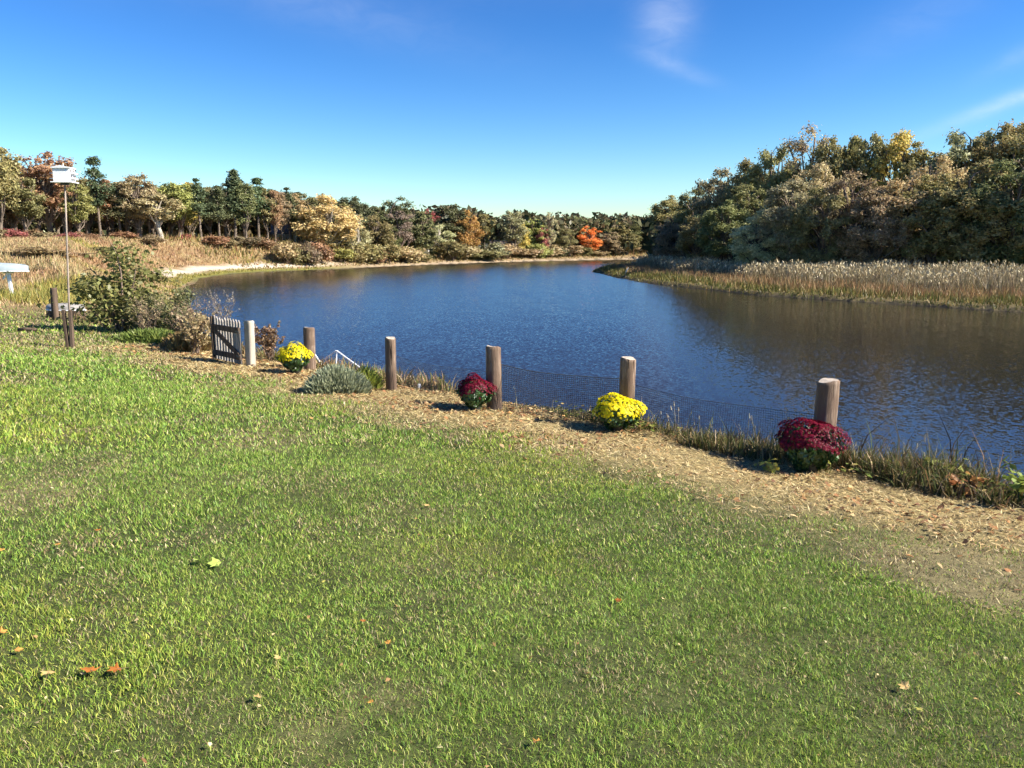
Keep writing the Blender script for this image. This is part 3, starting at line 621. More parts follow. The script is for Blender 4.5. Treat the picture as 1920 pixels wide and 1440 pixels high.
row([(-190, 250, 45, 96, 'oak1', 'olive'), (-120, 262, 45, 99, 'pine2', 'pine'), (-60, 262, 42, 97, 'oak0', 'rust'),
     (2, 256, 44, 95, 'oak2', 'olive', 'tall olive tree cut by the left frame edge'), (52, 325, 34, 101, 'oak3', 'olive'), (98, 276, 52, 106, 'oak1', 'rust', 'rust-brown tree crown just behind the white birdhouse'),
     (150, 342, 28, 104, 'oak4', 'lime'), (190, 293, 30, 110, 'pine0', 'pine', 'tallest green pine right of the white birdhouse'), (228, 345, 26, 112, 'pine3', 'dark'), (262, 322, 38, 113, 'oak0', 'tan'),
     (303, 362, 42, 112, 'forked', 'tan', 'tan tree with pale forked trunk at the bank top'), (338, 333, 36, 118, 'oak2', 'lime'), (378, 335, 28, 117, 'pine1', 'pine'), (412, 345, 24, 119, 'pine2', 'dark'),
     (442, 320, 32, 121, 'pine3', 'pine', 'highest dark pine in the middle of the left wood'), (486, 333, 28, 122, 'pine0', 'pine'), (517, 350, 15, 119, 'oak3', 'rust', 'narrow reddish tree between the pines and the golden cottonwood'),
     (545, 352, 26, 124, 'pine1', 'dark'), (578, 358, 28, 132, 'round1', 'olive')] + [(px, tp, 17 + (i * 5) % 7, 104 + .045 * px + (i * 7) % 6, f'slim{i % 4}', cc) for i, (px, tp, cc) in enumerate([(-20, 300, 'olive'), (28, 318, 'brown'), (72, 322, 'green'), (122, 318, 'tan'), (170, 330, 'olive'), (212, 332, 'rust'), (245, 335, 'olive'), (282, 338, 'brown'), (322, 340, 'green'), (358, 338, 'yellow'), (395, 345, 'olive'), (425, 340, 'dark'), (462, 338, 'green'), (502, 348, 'olive'), (530, 355, 'brown'), (560, 360, 'tan')])], 'in front row on the left bank', 'front row of the left bank wood', 1.25)
row([(-150, 262, 50, 122, 'oak4', 'olive'), (-30, 275, 50, 120, 'pine3', 'dark'), (30, 300, 40, 124, 'oak0', 'brown'), (75, 330, 40, 126, 'pine1', 'dark'), (130, 325, 40, 128, 'oak2', 'green'), (165, 345, 32, 126, 'oak1', 'olive'), (240, 342, 35, 132, 'pine0', 'dark'), (290, 345, 35, 130, 'oak4', 'green'),
     (320, 350, 35, 134, 'pine2', 'pine'), (360, 350, 30, 134, 'oak1', 'olive'), (395, 352, 30, 136, 'pine3', 'dark'), (460, 340, 32, 138, 'pine1', 'dark'), (510, 352, 34, 140, 'pine2', 'pine'), (560, 360, 35, 142, 'pine0', 'dark'), (605, 365, 30, 148, 'round2', 'green'), (15, 318, 38, 128, 'oak3', 'olive'), (110, 335, 36, 132, 'oak4', 'brown'), (205, 338, 34, 134, 'oak0', 'olive'), (265, 350, 32, 138, 'pine3', 'pine'), (345, 345, 30, 142, 'oak2', 'tan'), (430, 345, 30, 144, 'oak1', 'olive'), (530, 360, 30, 150, 'oak3', 'olive'), (590, 372, 28, 152, 'round0', 'olive')],
    'in back row on the left bank', 'back row of the left bank wood', 1.2)
row([(612, 364, 50, 119, 'cottonwood', 'gold', 'big golden cottonwood leaning over the far shore'), (668, 390, 26, 124, 'willow', 'pale', 'pale thin willow with white trunk beside the golden cottonwood'), (664, 366, 30, 152, 'round0', 'dark'),
     (708, 402, 26, 134, 'round2', 'olive'), (742, 369, 38, 157, 'round3', 'dark', 'dark rounded tree standing highest on the far skyline'), (748, 396, 30, 136, 'sparse0', 'mauve'), (700, 385, 26, 160, 'round1', 'olive'), (790, 393, 28, 158, 'round4', 'green'),
     (806, 392, 16, 170, 'round3', 'red', 'small red-tinged tree on the far skyline'), (823, 417, 26, 141, 'willow', 'pale', 'pale grey-green willow bulging over the far waterline'), (846, 381, 32, 172, 'round0', 'dark'), (876, 392, 24, 170, 'round2', 'orange', 'orange-topped tree above the far tan house'),
     (908, 397, 22, 180, 'oak3', 'olive'), (935, 410, 16, 182, 'round3', 'dark'), (960, 393, 28, 170, 'oak0', 'grey', 'grey-green far tree with a pale bare trunk'), (977, 412, 14, 168, 'willow', 'yellow', 'slim yellow tree beside the pale bare trunk'), (1002, 406, 24, 190, 'round1', 'lime'),
     (1017, 424, 12, 172, 'round4', 'red', 'small crimson tree on the far shore'), (1030, 398, 14, 188, 'sparse1', 'pale'), (1052, 408, 26, 200, 'round2', 'olive'), (1078, 405, 22, 203, 'round0', 'green'), (1104, 424, 20, 186, 'round3', 'flame', 'flame-orange maple glowing on the far shore'),
     (1102, 408, 26, 208, 'round4', 'dark'), (1130, 408, 22, 206, 'round1', 'green'), (1155, 412, 26, 207, 'round2', 'olive'), (1182, 413, 22, 208, 'round3', 'green'), (1210, 414, 22, 212, 'round0', 'dark'), (1060, 428, 18, 188, 'round0', 'olive'), (1140, 432, 20, 195, 'round1', 'brown'), (1175, 435, 22, 200, 'round4', 'olive'),
     (640, 378, 30, 150, 'round4', 'olive'), (730, 420, 20, 138, 'round3', 'green'), (1240, 414, 24, 214, 'round2', 'green')], 'on the far shore', 'trees on the far shore', 1.3, 6.5)
row([(1232, 436, 26, 124, 'wood3', 'dark'), (1262, 364, 36, 117, 'wood0', 'olive'), (1302, 353, 34, 113, 'wood1', 'olive'), (1350, 310, 42, 108, 'wood2', 'grey', 'grey-green tree at the left shoulder of the right wood'), (1400, 300, 46, 104, 'wood3', 'olive'), (1448, 268, 46, 101, 'wood4', 'olive'),
     (1508, 240, 52, 98, 'sparse0', 'tan', 'bare twiggy treetop on the right wood skyline'), (1560, 246, 50, 96, 'wood5', 'olive'), (1615, 224, 44, 95, 'oak2', 'olive', 'open green treetop standing highest above the right wood'), (1672, 246, 52, 93, 'wood1', 'yellow', 'yellow-tinged treetop high in the right wood'),
     (1730, 258, 56, 90, 'wood0', 'olive'), (1792, 236, 60, 88, 'wood4', 'grey'), (1850, 222, 58, 86, 'wood2', 'olive'), (1915, 208, 62, 84, 'wood5', 'olive'), (1985, 200, 66, 82, 'wood3', 'green'), (2060, 195, 70, 80, 'wood1', 'olive'), (2150, 190, 75, 78, 'wood0', 'grey')],
    'in the right wood back row', 'tall back row of the right wood', 1.5)
row([(1222, 452, 20, 112, 'wood2', 'dark'), (1268, 408, 34, 101, 'wood5', 'brown'), (1312, 400, 34, 97, 'wood4', 'olive'), (1362, 372, 42, 92, 'wood0', 'green'), (1428, 392, 42, 85, 'wood3', 'pale', 'pale silvery tree low at the front of the right wood'), (1482, 338, 52, 84, 'wood1', 'grey'),
     (1545, 345, 50, 80, 'wood2', 'olive'), (1592, 322, 60, 79, 'sparse1', 'brown', 'brown twiggy tree in the middle of the right wood'), (1640, 352, 50, 77, 'wood5', 'brown'), (1690, 330, 55, 77, 'wood4', 'tan', 'tan-leaved tree in the front of the right wood'), (1752, 322, 62, 75, 'wood0', 'olive'), (1822, 300, 66, 73, 'wood3', 'olive'), (1895, 292, 68, 71, 'wood2', 'green'),
     (1975, 285, 75, 69, 'wood1', 'olive'), (2060, 280, 80, 68, 'wood5', 'green'), (1395, 345, 40, 96, 'wood1', 'olive'), (1530, 300, 48, 90, 'wood4', 'tan'), (1740, 285, 50, 84, 'wood2', 'tan')], 'in the right wood front row', 'front of the right wood', 1.45)
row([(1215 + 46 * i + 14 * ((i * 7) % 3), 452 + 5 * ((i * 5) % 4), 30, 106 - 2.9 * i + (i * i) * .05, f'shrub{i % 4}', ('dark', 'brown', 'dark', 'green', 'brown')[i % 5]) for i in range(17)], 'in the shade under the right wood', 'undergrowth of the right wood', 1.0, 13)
# shrubs along the far shore and on the left bank
rowf = [(px, tp, 20, 122, f'shrub{i % 4}', c) for i, (px, tp, c) in enumerate([(535, 446, 'tan'), (556, 452, 'olive'), (578, 450, 'brown'), (600, 454, 'rust')])]
for i, (px, Yd, sz, c) in enumerate([(640, 122, 20, 'lime'), (690, 128, 24, 'olive'), (665, 122, 16, 'olive'), (706, 131, 16, 'rust'), (725, 134, 22, 'olive'), (760, 139, 24, 'tan'), (783, 143, 18, 'olive'), (850, 152, 24, 'olive'), (872, 156, 20, 'tan'), (900, 161, 28, 'olive'), (922, 165, 22, 'grey'),
                                     (948, 168, 18, 'tan'), (985, 173, 20, 'tan'), (1010, 176, 18, 'lime'), (1032, 180, 18, 'tan'), (1048, 182, 14, 'dark'), (1070, 185, 20, 'tan'), (1092, 188, 16, 'olive'), (1118, 191, 20, 'tan'), (1150, 195, 22, 'brown'), (1180, 199, 22, 'tan'), (1205, 203, 20, 'brown')]):
    rowf.append((px, 462 - 5 * ((i * 5) % 3) + (4 if i > 14 else 0), sz * 1.15, Yd + 8, f'shrub{i % 4}', c))
row(rowf, 'at the water edge of the far shore', 'shrubs along the far shore', 1.2, 3.2)
row([(-20, 425, 24, 92, 'shrub0', 'tan'), (28, 425, 18, 94, 'shrub1', 'red', 'red shrub under the trees near the left frame edge'), (60, 428, 20, 96, 'shrub2', 'rust'), (88, 432, 16, 93, 'shrub0', 'tan'), (128, 436, 15, 92, 'shrub3', 'red', 'red shrub at the bank top below the birdhouse'), (160, 432, 18, 95, 'shrub1', 'rust'), (345, 438, 14, 118, 'shrub2', 'red', 'dark red shrub among the pine trunks'), (405, 438, 18, 112, 'shrub0', 'rust'), (425, 442, 14, 111, 'shrub1', 'tan'),
     (235, 434, 20, 104, 'shrub3', 'rust'), (540, 448, 20, 116, 'shrub2', 'olive'), (285, 440, 18, 106, 'shrub3', 'brown'), (460, 440, 20, 114, 'shrub0', 'brown'), (495, 442, 18, 115, 'shrub1', 'rust'), (570, 452, 20, 117, 'shrub3', 'tan'),
     (105, 488, 26, 38, 'shrub2', 'orange', 'orange shrub behind the dark post on the left'), (65, 500, 20, 36, 'shrub0', 'tan'), (140, 474, 30, 48, 'shrub1', 'brown'), (75, 462, 36, 60, 'shrub3', 'tan'), (180, 462, 30, 58, 'shrub2', 'olive'), (20, 470, 40, 62, 'shrub0', 'tan'), (55, 548, 16, 34, 'shrub3', 'yellow', 'small yellow plant right of the white stand')],
    'on the left bank', 'shrubs on the left bank', 1.0, 9)
# the wood behind, a mass seen only through the gaps
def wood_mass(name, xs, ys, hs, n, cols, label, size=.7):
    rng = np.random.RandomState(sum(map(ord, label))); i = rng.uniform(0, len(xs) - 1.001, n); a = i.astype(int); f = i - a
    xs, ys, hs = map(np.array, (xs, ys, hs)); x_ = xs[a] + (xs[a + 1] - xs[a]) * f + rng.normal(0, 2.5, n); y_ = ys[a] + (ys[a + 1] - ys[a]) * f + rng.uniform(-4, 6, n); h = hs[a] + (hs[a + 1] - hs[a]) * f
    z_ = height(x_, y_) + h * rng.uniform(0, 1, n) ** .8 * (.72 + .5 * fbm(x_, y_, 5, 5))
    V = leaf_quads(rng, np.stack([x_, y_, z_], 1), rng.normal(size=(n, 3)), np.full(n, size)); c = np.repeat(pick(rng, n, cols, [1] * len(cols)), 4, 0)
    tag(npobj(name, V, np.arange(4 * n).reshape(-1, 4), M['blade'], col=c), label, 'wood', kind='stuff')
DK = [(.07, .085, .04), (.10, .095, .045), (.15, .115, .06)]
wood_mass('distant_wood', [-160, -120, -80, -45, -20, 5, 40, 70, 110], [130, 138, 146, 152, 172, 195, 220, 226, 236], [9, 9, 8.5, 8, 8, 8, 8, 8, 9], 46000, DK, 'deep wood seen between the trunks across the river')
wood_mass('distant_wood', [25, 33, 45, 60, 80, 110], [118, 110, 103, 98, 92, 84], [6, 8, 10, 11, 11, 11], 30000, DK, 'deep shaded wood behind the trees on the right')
# ------------------------------------------------------------------ things in the yard
rnd = random.Random(5)
def log_post(x, y, h, r, label, tilt=(0, 0), square=False, tint=(.30, .22, .16), mat='post'):
    """round fence post: uneven girth, worn top edge, end grain on the cut"""
    g = gz(x, y); n = 18; V = []; F = []; rr = random.Random(int(x * 100 + y * 10))
    ph = [rr.uniform(0, 6.28) for _ in range(4)]; levels = [-.25, 0, .12, .3, .5, .7, .85, .94, .985, 1.0]
    for i, t in enumerate(levels):
        for k in range(n):
            w = 2 * math.pi * k / n
            q = 1 + .05 * math.sin(2 * w + ph[0]) + .03 * math.sin(3 * w + ph[1] + t * 3) + rr.uniform(-.02, .02) + .05 * (1 - t) * .8
            if square: q *= .9 / max(abs(math.cos(w + .5)), abs(math.sin(w + .5))) ** .8
            if i == len(levels) - 1: q *= .86
            chip = -.03 * max(0, math.sin(w + ph[2])) if i >= len(levels) - 2 else 0
            V.append((r * q * math.cos(w) + tilt[0] * t * h, r * q * math.sin(w) + tilt[1] * t * h, (t + (chip if t > 0 else 0)) * h))
    for i in range(len(levels) - 1):
        for k in range(n): F.append((i * n + k, i * n + (k + 1) % n, (i + 1) * n + (k + 1) % n, (i + 1) * n + k))
    e = empty('fence_post', (x, y, g), 0)
    o = MB().add(V, F).build('shaft', M[mat], e, smooth=True); o.color = (*tint, 1)
    b = (len(levels) - 1) * n; cen = Vector((tilt[0] * h, tilt[1] * h, h * .99))
    cap = MB().add([Vector(V[b + k]) for k in range(n)] + [cen], [(k, (k + 1) % n, n) for k in range(n)]).build('cut_top', M['end_grain'], e)
    return tag(e, label, 'post', 'posts along the river bank')
POSTS = [(-3.70, 14.55, .79, .098, 'round post directly behind the smaller yellow chrysanthemum', (.02, 0)), (-1.87, 12.27, .83, .082, 'slim dark post between the grey shrub and the far burgundy flowers', (0, .01)),
         (-.24, 10.9, .89, .100, 'post beside the far burgundy chrysanthemum', (-.02, 0)), (1.43, 9.85, .90, .100, 'post rising behind the bright yellow chrysanthemum', (.01, .01)), (3.24, 8.15, .93, .112, 'thickest nearest post behind the near burgundy chrysanthemum', (.02, .01))]
for x_, y_, h_, r_, lb, tl in POSTS: log_post(x_, y_, h_, r_, lb, tl)
log_post(-4.80, 14.62, .84, .082, 'pale sunlit gate post at the right end of picket gate', (.01, 0), True, (.75, .68, .58), 'pale_bark')
log_post(-13.89, 24.44, .98, .10, 'dark post in front of the pale overturned hull', (.02, 0), False, (.05, .04, .03), 'dark_wood')
log_post(-7.31, 17.63, .62, .09, 'short dark post under the leafy bush by the water', (.03, 0), False, (.05, .04, .03), 'dark_wood')
# picket gate
gx0, gy0, gx1, gy1 = -4.93, 14.55, -5.72, 15.35
gl = math.hypot(gx1 - gx0, gy1 - gy0); ga = math.atan2(gy1 - gy0, gx1 - gx0); gate = empty('picket_gate', (gx0, gy0, gz(gx0, gy0) + .03), ga)
tag(gate, 'weathered grey picket gate with diagonal brace beside the pale post', 'gate')
npk = 10
for i in range(npk):
    xx = gl * (i + .5) / npk; w_ = gl / npk * .62; hh = .80 + rnd.uniform(-.015, .02) + .03 * (i == npk - 1)
    MB().add([(xx - w_ / 2, -.011, .0), (xx + w_ / 2, -.011, .0), (xx + w_ / 2, -.011, hh - .05), (xx, -.011, hh), (xx - w_ / 2, -.011, hh - .05), (xx - w_ / 2, .011, .0), (xx + w_ / 2, .011, .0), (xx + w_ / 2, .011, hh - .05), (xx, .011, hh), (xx - w_ / 2, .011, hh - .05)],
             [(0, 1, 2, 3, 4), (9, 8, 7, 6, 5), (0, 5, 6, 1), (1, 6, 7, 2), (2, 7, 8, 3), (3, 8, 9, 4), (4, 9, 5, 0)]).build('picket', M['grey_wood'], gate)
for zz in (.13, .62): MB().box((gl / 2, .032, zz), (gl, .038, .10)).build('rail', M['dark_wood'], gate, bevel=.004)
rm = Matrix.Rotation(-math.atan2(.42, gl * .9), 3, 'Y')
MB().box((gl * .5, .034, .375), (gl * .96, .034, .08), rm).build('brace', M['dark_wood'], gate)
MB().box((gl - .015, .032, .40), (.05, .04, .84)).build('end_stile', M['dark_wood'], gate)
for zz in (.15, .60): MB().box((.04, .056, zz), (.16, .008, .03)).build('hinge', M['wire'], gate)
# bird house on a pole lashed between two boards
bx, by = -9.01, 16.28; bz = gz(bx, by); bh = empty('bird_house', (bx, by, bz), .12); tag(bh, 'white martin house on a tall thin pole at the left', 'bird house')
for sx in (-1, 1): MB().box((sx * .055, 0, .36), (.055, .09, .82), Matrix.Rotation(R(1.5 * sx), 3, 'Y')).build('post_board', M['dark_wood'], bh, bevel=.004)
MB().tube([(0, 0, .0), (.07, 0, 1.2), (.14, 0, 2.4), (.19, 0, 3.26)], [.022, .02, .018, .016], 8).build('pole', M['metal_pole'], bh, smooth=True)
hz = 3.28; HX = .19
MB().box((HX, 0, hz), (.40, .36, .02)).build('floor_tray', M['white_paint'], bh, bevel=.003)
MB().box((HX, 0, hz + .14), (.31, .28, .25)).build('house_body', M['white_paint'], bh, bevel=.004)
rf = MB(); a_, b_ = .175, .165
rf.add([(-a_, -b_, 0), (a_, -b_, 0), (a_, b_, 0), (-a_, b_, 0), (0, -b_, .055), (0, b_, .055), (-a_, -b_, .018), (a_, -b_, .018), (a_, b_, .018), (-a_, b_, .018)], [(3, 2, 1, 0), (0, 1, 7, 4, 6), (2, 3, 9, 5, 8), (1, 2, 8, 7), (3, 0, 6, 9), (7, 8, 5, 4), (9, 6, 4, 5)])
rf.build('roof', M['white_paint'], bh, (HX, 0, hz + .266))
for sx in (-1, 1):
    for zz in (.07, .17): MB().box((HX + sx * .185, 0, hz + zz), (.07, .22, .014)).build('perch_ledge', M['white_paint'], bh)
    for zz in (.11, .22):
        for yy in (-.07, .07): MB().tube([(HX + sx * .156, yy, hz + zz), (HX + sx * .158, yy, hz + zz)], .026, 12).build('entrance_hole', M['dark_hole'], bh)
MB().tube([(HX, 0, hz + .31), (HX, 0, hz + .36)], .008, 6).build('finial', M['white_paint'], bh)
MB().box((HX, 0, hz - .03), (.12, .12, .04)).build('mount_bracket', M['wire'], bh)
# boat hull on a white stand, far left
def hull(name, L, W, H, mat, keel, loc, rz, inner=None):
    n, m = 14, 9; V = []; F = []
    for i in range(n + 1):
        t = i / n * 2 - 1; w_ = W / 2 * (1 - abs(t) ** 2.6) + .012; sheer = .18 * H * abs(t) ** 2
        for k in range(m + 1):
            a = math.pi * k / m; V.append((t * L / 2, math.cos(a) * w_, sheer * (0 if keel > 0 else -0) + keel * (math.sin(a) ** .7) * H * (1 - .35 * abs(t) ** 3)))
    for i in range(n):
        for k in range(m): q = i * (m + 1) + k; F.append((q, q + 1, q + m + 2, q + m + 1))
    e = empty(name, loc, rz); MB().add(V, F).build('hull', M[mat], e, smooth=True)
    rim = MB()
    for k in (0, m): rim.tube([V[i * (m + 1) + k] for i in range(n + 1)], .022, 5)
    rim.build('gunwale', M['white_paint'], e); MB().tube([(-L * .46, 0, keel * H * .8), (0, 0, keel * (H + .012)), (L * .46, 0, keel * H * .8)], .018, 5).build('keel', M[mat], e)
    for t in (-.25, .25): MB().box((t * L, 0, .01 * keel), (.12, W * .9, .03)).build('seat_thwart', M['grey_wood'], e)
    return e
sx_, sy_ = -24.47, 39.47; sz_ = gz(sx_, sy_)
st = empty('boat_stand', (sx_, sy_, sz_), 0); tag(st, 'white T-shaped stand holding up the pale blue boat', 'stand')
MB().box((0, 0, .04), (1.0, .5, .08)).build('base_board', M['white_paint'], st, bevel=.008); MB().box((-.02, 0, .56), (.13, .13, 1.0), Matrix.Rotation(R(-4), 3, 'Y')).build('upright', M['white_paint'], st, bevel=.006)
MB().box((-.06, 0, 1.07), (.5, .12, .09)).build('cross_arm', M['white_paint'], st, bevel=.006); MB().box((-.20, 0, .9), (.06, .07, .4), Matrix.Rotation(R(38), 3, 'Y')).build('strut', M['white_paint'], st)
b = hull('rowing_boat', 3.2, .95, .40, 'hull', 1, (sx_ - .66, sy_, sz_ + 1.125), .03); tag(b, 'pale blue boat upside down on a white stand at the left edge', 'boat')
b = hull('small_boat', 1.35, .55, .20, 'pale_hull', 1, (-14.2, 25.6, gz(-14.2, 25.6) + .28), -.12); tag(b, 'pale small boat upside down on blocks behind the dark post', 'boat')
for k, dx in enumerate((-.45, .45)):
    o = MB().box((0, 0, .14), (.16, .5, .34)).build('support_block', M['dark_wood'], None, (-14.2 + dx, 25.6 - dx * .12, gz(-14.2, 25.6) - .04), bevel=.01); tag(o, ('left' if k == 0 else 'right') + ' dark block propping up the pale overturned boat', 'block')
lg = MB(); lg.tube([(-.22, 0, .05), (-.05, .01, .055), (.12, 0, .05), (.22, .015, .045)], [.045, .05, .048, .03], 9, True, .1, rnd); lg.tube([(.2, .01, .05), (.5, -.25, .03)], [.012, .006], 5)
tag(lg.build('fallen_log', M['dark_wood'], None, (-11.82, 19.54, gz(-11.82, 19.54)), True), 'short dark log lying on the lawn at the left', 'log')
# white pole frame and stake by the water
def sticks(name, segs, r, mat, loc, label, cat):
    e = empty(name, loc)
    for a_, b_ in segs: MB().tube([a_, b_], r, 7).build('pole', M[mat], e)
    return tag(e, label, cat)
fx, fy = -3.46, 15.7; fz = gz(fx, fy); ap = 1.90 - fz
sticks('pole_frame', [((-.85, .2, ap - .56), (.0, 0, ap)), ((.0, -.15, -.1), (.0, 0, ap - .01)), ((1.3, -.9, ap - .70), (.012, -.01, ap + .005)), ((-.40, -.1, ap - .05), (-.12, -.25, ap - .45))], .015, 'white_pvc', (fx, fy, fz), 'thin white poles propped like a tent beside the water', 'pole frame')
o = MB().tube([(0, 0, -.1), (.0, 0, .085)], .028, 10).build('marker_stake', M['white_pvc'], None, (-1.48, 12.62, gz(-1.48, 12.62))); tag(o, 'small white stake in the straw right of the slim post', 'stake')
x_, y_ = 13.5, 95.0
o = MB().tube([(0, 0, -.2), (.12, 0, .4), (.32, 0, .78)], [.09, .07, .03], 7, True, .1, rnd).build('driftwood_stick', M['white_paint'], None, (x_ - .2, y_, gz(x_, y_))); tag(o, 'pale driftwood stick leaning at the tip of the marsh', 'driftwood')
# wire netting between the posts
def netting(p, q, h, label, sag=.05, pitch=.028, r=.0016):
    p, q = Vector((p[0], p[1], gz(*p))), Vector((q[0], q[1], gz(*q))); L = (q - p).length; nv = int(L / pitch); nh = int(h / pitch); V = []; F = []
    side = Vector((-(q - p).y, (q - p).x, 0)).normalized()
    def P(u, v):
        b = p.lerp(q, u); return b + Vector((0, 0, .02 + v * h - sag * 4 * u * (1 - u) * v)) + side * (.03 * math.sin(u * 9 + v * 2) + .11)
    def strand(A, B, w):
        d_ = (B - A).normalized(); a = d_.orthogonal().normalized() * w; b = d_.cross(a).normalized() * w; i = len(V)
        for X_ in (A, B): V.extend([X_ + a, X_ - a * .5 + b * .87, X_ - a * .5 - b * .87])
        F.extend([(i, i + 1, i + 4, i + 3), (i + 1, i + 2, i + 5, i + 4), (i + 2, i, i + 3, i + 5)])
    for i in range(nv + 1):
        for j in range(4): strand(P(i / nv, j / 4), P(i / nv, (j + 1) / 4), r)
    for j in range(nh + 1):
        for i in range(14): strand(P(i / 14, j / nh), P((i + 1) / 14, j / nh), r * (2.2 if j == nh else 1))
    return tag(MB().add(V, F).build('wire_netting', M['wire']), label, 'netting', 'netting panels between the posts')
netting(POSTS[2][:2], POSTS[3][:2], .60, 'wire netting between far burgundy and bright yellow flowers', r=.0027)
netting(POSTS[3][:2], POSTS[4][:2], .52, 'wire netting running to the nearest thick post')
netting(POSTS[1][:2], POSTS[2][:2], .50, 'wire netting from the slim dark post to the next', r=.0013)
# ------------------------------------------------------------------ chrysanthemums
def petals(rng, c, nrm, size, npet=8):
    """small daisy heads: petal kites round a raised centre"""
    n = len(c); nrm = nrm / np.linalg.norm(nrm, axis=1, keepdims=True); t = rng.normal(size=(n, 3)); t -= nrm * (t * nrm).sum(1, keepdims=True); t /= np.linalg.norm(t, axis=1, keepdims=True); b = np.cross(nrm, t); out = []
    for k in range(npet):
        a = 2 * np.pi * k / npet; da = np.pi / npet * .8; L = (size * rng.uniform(.8, 1.15, n))[:, None]
        e = lambda w, q: c + (t * math.cos(w) + b * math.sin(w)) * L * q
        out.append(np.stack([c + nrm * L * .12, e(a - da, .62) + nrm * L * .10, e(a, 1.0) - nrm * L * .1, e(a + da, .62) + nrm * L * .10], 1))
    return np.concatenate(out).reshape(-1, 3)
M['mum_leaf'] = foliage_mat('mum_leaf', (.055, .115, .028), .25, .7, .04, .08)
M['mum_yellow'] = foliage_mat('mum_yellow', (.88, .74, .010), .3, .3, .03, .03)
M['mum_red'] = foliage_mat('mum_red', (.135, .006, .020), .2, .6, .03, .02)
M['mum_eye'] = foliage_mat('mum_eye', (.62, .36, .03), .1, .4, .02, .02)
def mum(x, y, w, h, mat, seed, label, nb, top=.5):
    rng = np.random.RandomState(seed); g = gz(x, y); e = empty('chrysanthemum', (x, y, g)); tag(e, label, 'flowers', 'potted chrysanthemums by the posts'); r = w / 2
    MB().tube([(0, 0, 0), (0, 0, h * .10), (0, 0, h * .26), (0, 0, h * .28)], [r * .28, r * .31, r * .37, r * .39], 16).build('pot', M['pot'], e, smooth=True)
    def dome(n, zlo, zhi, k):
        dv = sphere(rng, n * 3); dv = dv[(dv[:, 2] > zlo) & (dv[:, 2] < zhi)][:n]; b = 1 + .10 * np.sin(dv[:, 0] * 5 + seed) + .08 * np.sin(dv[:, 1] * 7 + seed) + .06 * np.sin(dv[:, 2] * 9 + dv[:, 0] * 6)
        b2 = b * np.where(dv[:, 2] < 0, 1 + .48 * dv[:, 2], 1); return np.stack([dv[:, 0] * r * k * b2, dv[:, 1] * r * k * b2, h * .54 + dv[:, 2] * h * np.where(dv[:, 2] > 0, .46, .48) * k * b], 1), dv
    st_ = MB()
    for i in range(22):
        a = rng.uniform(0, 6.28); q = rng.uniform(.2, .85); st_.tube([(math.cos(a) * .05, math.sin(a) * .05, h * .3), (math.cos(a) * r * q, math.sin(a) * r * q, h * rng.uniform(.5, .8))], [.004, .003], 4, False)
    st_.build('stems', M['mum_leaf'], e)
    pl, dl = dome(3000, -.97, .9, 1); q_ = np.where(dl[:, 2] > top - .1, rng.uniform(.62, .88, len(pl)), rng.uniform(.75, 1.0, len(pl))); pl[:, :2] *= q_[:, None]; pl[:, 2] = np.where(dl[:, 2] > 0, h * .54 + (pl[:, 2] - h * .54) * q_, pl[:, 2])
    npobj('foliage', leaf_quads(rng, pl, dl + rng.normal(size=pl.shape) * .5, np.full(len(pl), .027), .5), np.arange(4 * len(pl)).reshape(-1, 4), M['mum_leaf'], e)
    pf, df = dome(nb, top - .35, 1.0, 1.0); wv = .12 * np.sin(3 * np.arctan2(df[:, 1], df[:, 0]) + seed); fade = np.clip((df[:, 2] + wv - top + .12) / .14, 0, 1); k = rng.rand(len(pf)) < .05 + .95 * fade; pf, df = pf[k], df[k]
    pf[:, :2] *= rng.uniform(.97, 1.05, (len(pf), 1)); V = petals(rng, pf, df + rng.normal(size=df.shape) * .25 + np.array([0, 0, .3]), np.full(len(pf), .0205))
    o = npobj('blossoms', V, np.arange(len(V)).reshape(-1, 4), M[mat], e); o['kind'] = 'stuff'
    nd = df / np.linalg.norm(df, axis=1, keepdims=True); V = leaf_quads(rng, pf + nd * .006, nd, np.full(len(pf), .004), 1)
    o = npobj('flower_centres', V, np.arange(len(V)).reshape(-1, 4), M['mum_eye' if mat == 'mum_yellow' else mat], e); o['kind'] = 'stuff'
mum(-3.76, 13.78, .58, .52, 'mum_yellow', 1, 'smaller yellow chrysanthemum nearest the picket gate', 1100, .10)
mum(-.50, 10.66, .50, .48, 'mum_red', 2, 'smaller burgundy chrysanthemum left of the netting', 1000, .22)
mum(1.27, 9.52, .58, .45, 'mum_yellow', 3, 'bright yellow chrysanthemum between the two burgundy ones', 1350, .04)
mum(2.98, 7.82, .62, .54, 'mum_red', 4, 'large burgundy chrysanthemum by the nearest post', 1500, .10)
